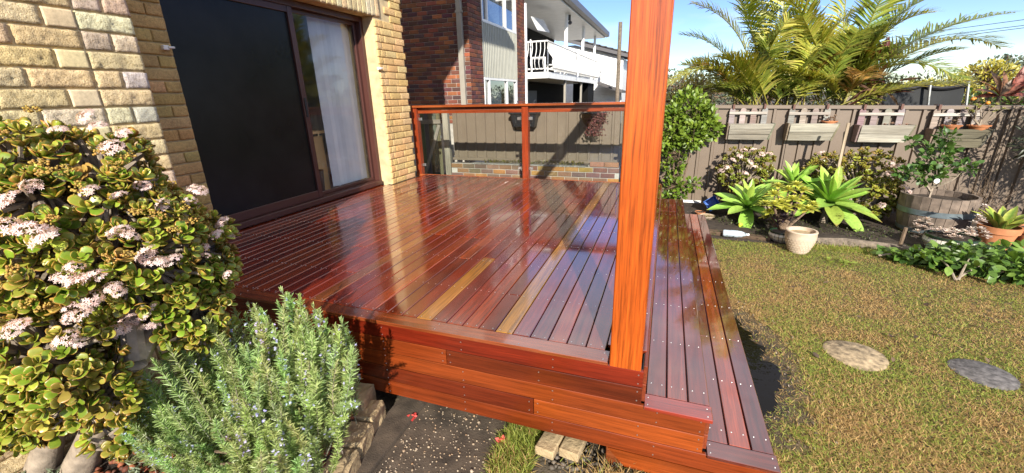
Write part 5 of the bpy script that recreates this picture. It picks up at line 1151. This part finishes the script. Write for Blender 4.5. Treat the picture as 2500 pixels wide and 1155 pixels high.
# ------------------------------------------------------------------ rosemary
NEED = (np.array([(-.5, 0, 0), (.5, 0, 0), (.45, .6, .02), (-.45, .6, .02), (.12, 1, 0), (-.12, 1, 0)]), np.array([(0, 1, 2, 3), (3, 2, 4, 5)]), np.zeros(6))
def sprig_mesh(k, flower):
    """stem along z, length 1 unit = 0.5 m scale set by object"""
    L_ = .5; n = 290; t = np.sort(rng.uniform(.12, 1, n)); bend = rng.normal(0, .03, 2)
    cur = lambda t: np.c_[bend[0]*np.sin(t*2.6), bend[1]*np.sin(t*2.2), t*L_]
    P = cur(t); a = np.arange(n)*2.4+rng.normal(0, .4, n); el = np.radians(rng.normal(38, 14, n)+30*(t > .93)); d = np.c_[np.cos(a)*np.cos(el), np.sin(a)*np.cos(el), np.sin(el)]
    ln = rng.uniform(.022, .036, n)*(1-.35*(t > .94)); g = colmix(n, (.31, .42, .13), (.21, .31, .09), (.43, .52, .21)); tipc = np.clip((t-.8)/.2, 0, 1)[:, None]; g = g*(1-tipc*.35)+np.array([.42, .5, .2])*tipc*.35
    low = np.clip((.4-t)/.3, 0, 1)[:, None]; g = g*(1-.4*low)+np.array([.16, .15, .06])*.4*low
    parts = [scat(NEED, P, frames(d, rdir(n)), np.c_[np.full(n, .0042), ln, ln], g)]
    tt = np.linspace(0, 1, 7); c = cur(tt); V = []; F = []
    for i in range(7):
        r = .0034*(1-.6*tt[i])
        for q in range(4): V.append(c[i]+[r*math.cos(q*1.571), r*math.sin(q*1.571), 0])
    for i in range(6):
        for q in range(4): F.append((i*4+q, i*4+(q+1) % 4, (i+1)*4+(q+1) % 4, (i+1)*4+q))
    parts.append((np.array(V), np.array(F), np.repeat(np.array([[.34, .33, .24]]), len(V), 0)))
    if flower:
        nf = flower; tf = rng.choice([.55, .62, .7, .78, .86, .93], nf)+rng.normal(0, .015, nf); aa = rng.uniform(0, 6.28, nf); o = np.c_[np.cos(aa), np.sin(aa), rng.uniform(-.2, .5, nf)]; Pf = cur(tf)+o*.012; 
        n3 = nf*3; parts.append(scat(LEAFW, np.repeat(Pf, 3, 0), frames(rdir(n3)+np.repeat(o, 3, 0), rdir(n3)), rng.uniform(.008, .013, n3), colmix(n3, (.50, .50, .78), (.62, .62, .85), (.42, .42, .7), jit=.05)))
    V = []; F = []; C = []; q = 0
    for v, f, c_ in parts: V.append(v); F.append(f+q); C.append(c_); q += len(v)
    return np_mesh('sprig', np.concatenate(V), np.concatenate(F), 'leaf', np.concatenate(C), False)
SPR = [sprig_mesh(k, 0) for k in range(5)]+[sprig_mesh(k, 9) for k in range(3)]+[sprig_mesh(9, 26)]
RB = Vector((-1.53, 1.02, SZ)); RO = thing('rosemary', RB, 'upright green rosemary bush with pale blue flowers in front of the deck', 'shrub')
def put_sprig(tip, L_, me, lean):
    d = lean.normalized(); o = link_mesh('sprig', me, RO, jz((1, 1, 1), .12)); s = L_/.5
    o.matrix_local = Matrix.Translation(Vector(tip)-d*L_-org(RO)) @ (d.to_track_quat('Z', 'Y') @ Quaternion((0, 0, 1), random.uniform(0, 6.28))).to_matrix().to_4x4() @ Matrix.Diagonal((min(1.15, .6+s*.45), min(1.15, .6+s*.45), s, 1))
OUT = [(240, 1010), (330, 930), (400, 850), (470, 790), (545, 775), (600, 745), (690, 715), (730, 725), (790, 770), (830, 800), (858, 850), (840, 930), (800, 1000), (760, 1080), (740, 1155), (420, 1155), (330, 1090), (260, 1060)]
cnt = 0; tries = 0
while cnt < 330 and tries < 6000:
    tries += 1; px, py = random.uniform(235, 860), random.uniform(715, 1180)
    if not inpoly(np.array([px]), np.array([float(min(py, 1150))]), OUT)[0]: continue
    f = (py-715)/440; yb = 1.28-.50*f+random.uniform(-.06, .06)+(.05 if px > 700 else 0)-.10*(px < 420)
    tip = aty(px, py, yb)
    if tip.z < SZ+.03 or tip.x > -1.02: continue
    lean = (tip-(RB+Vector((0, 0, -.15)))).normalized()*.7+Vector((random.gauss(0, .1), random.gauss(0, .1), .95)); L_ = min(.5, max(.16, (tip.z-SZ)*random.uniform(.75, 1.05)))
    r = random.random(); me = SPR[random.randrange(5)] if r < .70 else (SPR[5+random.randrange(3)] if r < .92 else SPR[8])
    if px > 640 and py < 860 and random.random() < .28: me = SPR[8]
    put_sprig(tip, L_, me, lean); cnt += 1
for px, py in ((480, 785), (500, 780), (545, 768), (575, 760), (605, 742), (600, 760), (640, 745), (685, 716), (700, 722), (718, 716), (740, 728), (765, 745), (790, 762), (812, 785), (832, 805), (848, 830), (858, 852), (440, 815), (405, 845), (380, 870), (350, 905), (330, 925), (300, 940), (660, 735), (530, 790), (625, 760)):
    tip = aty(px, py, 1.27-.0006*(860-px)*(px < 500)+(-.12 if px < 420 else 0)); put_sprig(tip, min(.5, (tip.z-SZ)*.95), SPR[random.choice((0, 1, 2, 3, 4, 5, 6, 8))], Vector(((px-640)*.0009, -.1, 1)))
for px, py, lx in ((225, 1000, -.8), (270, 1045, -.9), (300, 1060, -.7), (250, 1020, -1), (340, 1090, -.6), (880, 985, .8), (850, 1010, .7), (820, 1040, .6)):
    tip = aty(px, py, 1.0 if px > 700 else .72); put_sprig(tip, .22, SPR[8 if px < 700 else 6], Vector((lx, -.2, .5)))
m = MB()
for k in range(14): a = k*.45; e = RB+Vector((.22*math.cos(a), .2*math.sin(a), .2)); m.tube([RB+Vector((.03*math.cos(a), .03*math.sin(a), -.01)), (RB+e)/2+Vector((0, 0, .03)), e], [.012, .009, .005], 5)
m.build('stems', 'bark', RO)

# ------------------------------------------------------------------ groundcover in the bed
n = 5200; x, y = rng.uniform(.62, 4.2, n), rng.uniform(5.0, 6.3, n); k_ = inpoly(x, y, BED) & (y > 5.3-.12*(x > 2.6)*(x-2.6)*3+.03) & (vnoise(x, y, 3, 8) > .34); k_ &= np.hypot(x-3.13, y-6.28) > .38
x, y = x[k_], y[k_]; n = len(x); d = unit(rdir(n)+[0, 0, .6]); o = scat_obj('groundcover', [scat(LEAF, np.c_[x, y, G+.01+rng.uniform(0, .045, n)], frames(d, unit(rdir(n)*.6+[0, 0, 1])), rng.uniform(.012, .03, n), colmix(n, (.05, .085, .02), (.09, .12, .03), (.12, .10, .05), (.035, .05, .015)))], 'leaf', None, True, 'stuff'); tag(o, 'low leafy groundcover over the garden bed soil', 'groundcover')
x, y = rng.uniform(1.55, 2.7, 2600), rng.normal(5.28, .05, 2600); grass('edge_grass', x, y, G+.002, 'longer green grass fringe along the log edging', .03, .08, .85, .0035, .3)
p = aty(1807, 551, 5.9); o = MB().lathe([(.0, -.03), (.02, -.022), (.028, 0), (.02, .022), (.0, .032)], (p.x, p.y, G+.03), 10).build('lemon', 'lemon_skin' if 'lemon_skin' in MATS else 'terracotta', None, True)
MATS['lemon_skin'] = simple('lemon_skin', (.62, .55, .05), .4, .1, 20, .1, 200); o.data.materials[0] = MATS['lemon_skin']; tag(o, 'yellow fallen lemon under the left agave', 'lemon')
T = thing('leaf_litter', (1.8, 4.6, G), 'scatter of yellow-green leaves fallen on the lawn below the pot', 'leaves'); n = 40
P = np.r_[np.c_[rng.normal(1.78, .06, 24), rng.normal(4.78, .06, 24), np.full(24, G+.03)], np.c_[rng.uniform(.9, 2.4, 16), rng.uniform(2.6, 4.6, 16), np.full(16, G+.03)]]
scat_obj('leaves', [scat(LEAFW, P, frames(rdir(n)*[1, 1, .3], rdir(n)*.4+[0, 0, 1]), rng.uniform(.03, .06, n), np.r_[colmix(24, (.30, .36, .05), (.2, .28, .04)), colmix(16, (.06, .04, .03), (.25, .17, .09), (.1, .06, .04))])], 'leaf', T)

# ------------------------------------------------------------------ beyond the fence
def frond(parent, p0, p1, p2, nl, ll, cols, dry=0., name='frond', droop=.35, twist=0.):
    B = bez(p0, p1, p2, 24); T_ = np.gradient(B, axis=0); T_ = unit(T_); tot = np.linalg.norm(np.diff(B, axis=0), axis=1).sum()
    t = np.linspace(.16, .995, nl); idx = t*23; i0 = np.floor(idx).astype(int).clip(0, 22); fr = (idx-i0)[:, None]; P = B[i0]*(1-fr)+B[i0+1]*fr; tg = unit(T_[i0]*(1-fr)+T_[i0+1]*fr)
    up = np.array([math.sin(twist), 0, math.cos(twist)]); side = unit(np.cross(tg, up)+1e-6); nrm = np.cross(side, tg); V = []; F = []; C = []
    prof = np.sin(np.pi*np.clip(t*.82+.12, 0, 1))**.7
    for sg in (-1, 1):
        L_ = ll*prof*rng.uniform(.8, 1.12, nl); d = unit(side*sg*.75+tg*.62+nrm*.28+rng.normal(0, .09, (nl, 3))); g = np.array([0, 0, -1.])
        for j in range(nl):
            w2 = .0098*(.7+.6*prof[j]); wv = unit(np.cross(d[j], nrm[j])[None])[0]*w2; k = len(V)
            q0 = P[j]; q1 = q0+d[j]*L_[j]*.5+g*droop*.10*L_[j]; q2 = q0+d[j]*L_[j]*.96+g*droop*.5*L_[j]
            V += [q0-wv*.5, q0+wv*.5, q1+wv, q1-wv, q2+wv*.25, q2-wv*.25]; F += [(k, k+1, k+2, k+3), (k+3, k+2, k+4, k+5)]
            c = np.array(cols[rng.integers(len(cols))])*rng.uniform(.75, 1.25); br = np.array([.36, .22, .08]); f2 = dry*.8+.1*rng.random()
            C += [c, c, c, c, c*(1-min(1, f2*1.4))+br*min(1, f2*1.4), c*(1-min(1, f2*1.4))+br*min(1, f2*1.4)]
    k = len(V); r0 = .011
    for i in range(24):
        s_ = unit(np.cross(T_[i], up)[None]+1e-6)[0]; n_ = np.cross(s_, T_[i]); r = r0*(1-.75*i/23)
        V += [B[i]+s_*r, B[i]+n_*r, B[i]-s_*r, B[i]-n_*r]; C += [np.array([.36, .33, .06])*(1-dry*.4)]*4
    for i in range(23):
        for q in range(4): F.append((k+i*4+q, k+i*4+(q+1) % 4, k+(i+1)*4+(q+1) % 4, k+(i+1)*4+q))
    V = np.array(V)-np.array(org(parent)); return link_mesh(name, np_mesh(name, V, np.array(F), 'frond', np.array(C), False), parent)
GRN = [(.19, .26, .04), (.25, .32, .05), (.13, .19, .03), (.34, .37, .06)]; YLG = [(.46, .46, .07), (.38, .40, .06), (.54, .50, .11), (.28, .34, .055)]; ORG_ = [(.45, .26, .06), (.40, .20, .05), (.5, .34, .12), (.3, .2, .06)]
PM = thing('palm_clump', (1.8, 8.6, -.6), 'golden cane palm clump with arching fronds behind the fence', 'palm')
FR_ = [((1800, 262), (1770, 110), (1632, 205), 8.4, YLG, .35), ((1795, 262), (1765, 105), (1645, 195), 8.3, ORG_, .8), ((1830, 258), (1790, 90), (1662, 85), 8.6, GRN, .2), ((1845, 250), (1835, 40), (1690, 8), 8.5, YLG, .4), ((1860, 250), (1850, 20), (1760, -60), 8.7, GRN, .1), ((1880, 250), (1870, 0), (1830, -150), 8.8, GRN, .1), ((1905, 250), (1910, 0), (1930, -160), 8.6, YLG, .1), ((1925, 250), (1965, 40), (2030, -110), 8.7, GRN, .1),
    ((1935, 250), (1990, 60), (2130, 10), 8.5, YLG, .3), ((1945, 250), (2040, 70), (2110, 150), 8.3, ORG_, .7), ((1950, 250), (2030, 100), (2170, 60), 8.6, GRN, .2), ((2062, 245), (2200, 60), (2480, 30), 8.5, GRN, .25), ((2062, 245), (2190, 95), (2350, 195), 8.4, GRN, .3), ((2062, 240), (2290, 40), (2440, 115), 8.4, YLG, .3), ((2060, 240), (2150, 0), (2330, -20), 8.5, GRN, .1), ((2060, 245), (2140, 40), (2280, 30), 8.4, YLG, .2), ((2055, 245), (1990, 30), (1900, -20), 8.3, YLG, .2), ((2062, 245), (2230, 130), (2345, 120), 8.5, GRN, .3), ((2050, 258), (2180, 200), (2372, 205), 8.0, YLG, .45), ((2062, 240), (2120, 10), (2230, -120), 8.6, GRN, .1), ((2055, 245), (2050, 20), (2090, -140), 8.7, YLG, .1), ((2050, 250), (2000, 120), (1960, 40), 8.5, YLG, .3), ((2055, 245), (2010, 190), (1925, 170), 8.3, YLG, .5), ((1820, 262), (1770, 190), (1690, 225), 8.2, GRN, .3), ((1860, 262), (1800, 130), (1750, 140), 8.2, YLG, .5), ((2060, 255), (2120, 130), (2210, 110), 8.3, GRN, .2), ((2058, 258), (2100, 150), (2130, 190), 8.1, ORG_, .6),
    ((1875, 262), (1850, 160), (1790, 130), 8.2, YLG, .4), ((1900, 262), (1890, 140), (1860, 100), 8.3, GRN, .2), ((1920, 262), (1940, 150), (1990, 130), 8.1, GRN, .2), ((1940, 262), (1960, 180), (2030, 200), 8.1, YLG, .4), ((1890, 262), (1930, 190), (1990, 210), 8.0, GRN, .3), ((1850, 262), (1830, 200), (1780, 215), 8.0, GRN, .3), ((1960, 262), (1985, 140), (1975, 70), 8.3, YLG, .3), ((1830, 262), (1850, 120), (1900, 80), 8.4, GRN, .1), ((1980, 262), (2040, 150), (2090, 80), 8.5, GRN, .1)]
for a, b, c, y, cl, dr in FR_:
    p0, p1, p2 = aty(*a, y), aty(*b, y+random.uniform(-.3, .3)), aty(*c, y+random.uniform(-.8, .4)); ln = (Vector(p2)-Vector(p0)).length
    frond(PM, p0, p1, p2, int(34+ln*28), .34+.10*min(ln, 1.6), cl, dr, twist=random.uniform(-.4, .4), droop=.35+.3*dr)
for k in range(46):
    px = random.uniform(1790, 2060); y = random.uniform(8.3, 9.3); a = aty(px, 265, y); ang = random.uniform(-1.3, 1.3); ln = random.uniform(.7, 1.5); tip = a+Vector((math.sin(ang)*ln, random.uniform(-.5, .5), math.cos(ang)*ln*.95)); mid = (a+tip)/2+Vector((0, 0, .3*ln))
    frond(PM, a, mid, tip, 52, .42, random.choice([GRN, GRN, YLG]), random.choice([.05, .1, .3]), twist=random.uniform(-.8, .8))
m = MB()
for k in range(9): px = 1800+k*20; a = aty(px+random.uniform(-8, 8), 265, 8.6); m.tube([(a.x, a.y, -.6), a, a+Vector((random.uniform(-.1, .1), 0, .35))], [.035, .025, .014], 7)
a = aty(2062, 258, 8.5); m.tube([(a.x-.05, 8.5, -.6), (a.x-.02, 8.5, .5), (a.x+.02, 8.5, .95), (a.x+.06, 8.5, 1.35)], [.09, .075, .065, .045], 9); m.build('canes', 'bark_jade', PM)
def strapplant(name, loc, label, spots, cols, w=.16, cat='plant'):
    T = thing(name, loc, label, cat)
    for c, d, l in spots:
        d = unit(np.array([d])); scat_obj('leaf', [scat(leaf_tpl(w*2, 5, .35, .25, .5), np.array([c]), frames(d, np.array([[.1, -.5, .8]])+rng.normal(0, .2, (1, 3))), np.array([l]), colmix(1, *cols))], 'leaf', T)
    m = MB(); c0 = spots[0][0]; m.tube([(c0[0], c0[1], -.6), tuple(c0)], [.03, .02], 7); m.build('stem', 'bark', T); return T
RDK = [(.14, .02, .022), (.09, .015, .02), (.2, .04, .03)]
c = aty(2140, 150, 8.7); sp = [((c.x, c.y, c.z), (math.cos(a), -.3+.3*math.sin(2*a), math.sin(a)+.2), random.uniform(.3, .5)) for a in np.linspace(.1, 2.9, 13)]
strapplant('red_cordyline', (c.x, c.y, -.6), 'dark red cordyline amid the palm fronds behind the fence', sp, RDK)
c = aty(2150, 215, 8.4); sp = [((c.x+random.uniform(-.2, .2), c.y, c.z+random.uniform(-.15, .1)), (random.uniform(-1, 1), -.3, random.uniform(-.6, .6)), random.uniform(.2, .4)) for a in range(26)]
strapplant('dry_foliage', (c.x, c.y, -.6), 'withered brown and red leaves just above the fence top', sp, [(.16, .08, .05), (.1, .05, .035), (.2, .06, .045), (.22, .15, .09)], .08)
c = aty(2440, 235, 7.9); sp = [((c.x, c.y, c.z), (math.cos(a), -.2, math.sin(a)), random.uniform(.24, .4)) for a in np.linspace(.15, 3.0, 9)]+[((c.x+.12, c.y, c.z), (random.uniform(-.1, .4), -.2, 1), random.uniform(.35, .5)) for _ in range(4)]
strapplant('red_cordyline', (c.x, c.y, -.6), 'red-leaved cordyline above the fence near the right edge', sp, [(.24, .05, .04), (.14, .05, .035), (.2, .16, .08), (.35, .09, .06)])
# netted trampoline
TP = thing('trampoline_net', (4.65, 10, -.6), 'black trampoline safety net on curved grey poles behind the fence', 'trampoline')
for px in (2270, 2363):
    a, b = aty(px-5, 262, 10), aty(px+2, 200, 10); m = MB(); m.tube([(a.x-.03, 10, -.6), a, b], .022, 7); m.build('pole', 'steel', TP)
a, b = aty(2150, 262, 10.02), aty(2362, 203, 10.02); n = 14; V = []
for i in range(n+1):
    t_ = i/n; xx = a.x+(b.x-a.x)*t_; sag = .06*abs(math.sin(t_*math.pi*2)); V += [(xx, 10.02+.1*math.sin(t_*3.1), .2), (xx, 10.02+.1*math.sin(t_*3.1), b.z-sag-.02)]
m = MB(); m.add(V, [(2*i, 2*i+2, 2*i+3, 2*i+1) for i in range(n)]); nV = [(x, y+.01, z) for x, y, z in V]; m.add(nV, [(2*i, 2*i+1, 2*i+3, 2*i+2) for i in range(n)]); m.build('net', 'net', TP)
m = MB(); m.tube([(V[2*i+1][0], V[2*i+1][1]-.02, V[2*i+1][2]) for i in range(n+1)], .035, 6); m.build('top_pad', 'black_plastic', TP)
def tree(name, label, base, ells, n, size, cols, tr=.08, grp=None): return shrub(name, base, label, 'tree', ells, n, size, cols, [(base, ells[0][0])]+[((Vector(base)+Vector(ells[0][0]))/2, e[0]) for e in ells[1:]], LEAF, 'leaf', (.6, 1.02), .3, None, 'bark', tr, grp)
c = aty(2410, 190, 14); tree('yellow_tree', 'bright yellow-green rounded tree beyond the fence at right', (c.x, 14, -.6), [((c.x, 14, c.z-.1), (.62, .6, .50)), ((c.x-.5, 14, c.z-.25), (.4, .4, .35)), ((c.x+.35, 14, c.z-.3), (.4, .4, .4))], 2200, .09, [(.46, .40, .06), (.40, .36, .05), (.55, .46, .10), (.3, .3, .05)])
c = aty(2250, 215, 16); tree('yellow_tree', 'low yellow-green tree behind the palm fronds', (c.x, 16, -.6), [((c.x, 16, c.z-.2), (.9, .6, .40)), ((c.x-1., 16, c.z-.25), (.7, .5, .4)), ((c.x+.9, 16, c.z-.25), (.5, .5, .4))], 1600, .11, [(.40, .37, .06), (.32, .32, .05), (.46, .42, .10)])
c = aty(2400, 250, 11); T, P = tree('orange_tree', 'dark green orange tree with small fruit behind the fence', (c.x, 11, -.6), [((c.x, 11, c.z-.25), (.55, .4, .5)), ((c.x+.45, 11, c.z-.1), (.4, .4, .45))], 1300, .085, [(.05, .10, .02), (.08, .14, .02), (.03, .06, .015)])
n = 14; Pf, _ = ell_sample([((c.x, 11, c.z-.2), (.55, .42, .45))], n, lambda p: p[1] < 11, (.95, 1.03)); [scat_obj('fruit', [scat(BLOB, q[None], eulr(1), rng.uniform(.03, .045, 1), colmix(1, (.65, .26, .03)))], 'jade_leaf', T) for q in Pf]
c = aty(1690, 215, 11); tree('fruit_tree', 'small yellow-flecked tree behind the bright green bush', (c.x, 11, -.6), [((c.x+.1, 11, c.z-.1), (.45, .4, .42)), ((c.x-.2, 11, c.z-.4), (.5, .4, .4))], 1300, .08, [(.16, .20, .03), (.34, .28, .04), (.10, .14, .03), (.42, .3, .05)])
for i, (px, py, y, rx, rz) in enumerate(((1665, 190, 40, 3.2, 1.4), (1720, 200, 46, 4, 1.5), (2465, 165, 30, 2.0, 1.2), (2490, 185, 20, 1.2, 1.1), (1800, 205, 50, 5, 1.4), (1960, 205, 52, 6, 1.6), (2120, 205, 50, 5, 1.6), (2280, 200, 48, 5, 1.6), (1560, 195, 48, 4, 1.3))):
    c = aty(px, py, y); tree('distant_tree', ('hazy grey-green tree seen between the post and the palm', 'far tree left of the palm fronds', 'blue-grey tree crown right of the yellow tree', 'dark green tree at the right edge above the fence')[i] if i < 4 else 'distant tree '+('behind the left palm fronds', 'behind the middle of the palm clump', 'behind the red cordyline', 'behind the trampoline net', 'beyond the tall deck post')[i-4], (c.x, y, -.6), [((c.x, y, c.z-rz*.5), (rx, 1.2, rz)), ((c.x+rx*.6, y, c.z-rz), (rx*.7, 1, rz))], 1500, .035*y**.75*.5, [(.10, .125, .075), (.13, .15, .09), (.08, .10, .06)], .15, 'distant trees')
# conifer at the right edge, standing this side of the fence
c = Vector((4.25, 6.55, .3)); T, P = shrub('conifer', (4.3, 6.5, -.57), 'dark wispy conifer overhanging the right end of the fence', 'tree', [((4.28, 6.6, .55), (.44, .38, .40)), ((4.75, 6.4, 1.2), (.55, .5, .5)), ((4.7, 6.1, .2), (.5, .5, .5)), ((5.3, 6.1, 1.9), (.8, .8, .9)), ((5.2, 5.6, 1.0), (.5, .5, .7))], 7500, .10, [(.022, .035, .015), (.035, .05, .02), (.05, .055, .02)], [((4.4, 6.5, -.57), (4.4, 6.5, .6)), ((4.4, 6.5, .4), (5.2, 6.1, 1.6)), ((4.4, 6.5, .2), (5.1, 5.7, 1.0))], LEAFN)
T = thing('bare_twigs', (3.95, 6.7, -.57), 'tangle of dry bare twigs against the shaded fence', 'plant'); m = MB()
for k in range(40):
    a = Vector((3.75+random.uniform(-.1, .25), 6.75+random.uniform(-.1, .15), -.55)); p = a; L_ = [a]
    for i in range(4): p = p+Vector((random.gauss(0, .07), random.gauss(0, .04), random.uniform(.06, .2))); L_.append(p)
    m.tube(L_, [.005, .004, .003, .002, .0015], 4, cap=False)
m.build('twigs', 'bark', T)
# overhead cables
for i, (a, b) in enumerate((((2150, 95), (2500, 48)), ((2150, 105), (2500, 62)), ((2150, 112), (2500, 68)))):
    p, q = aty(*a, 60), aty(*b, 45); d = (q-p); o = MB().tube([p-d*.6, p, q, q+d*.5], .022, 5).build('power_cable', 'cable'); tag(o, ('topmost of the three overhead cables in the sky at right', 'middle one of the three overhead cables in the sky', 'lowest of the three overhead cables in the sky')[i], 'cable', 'overhead cables')
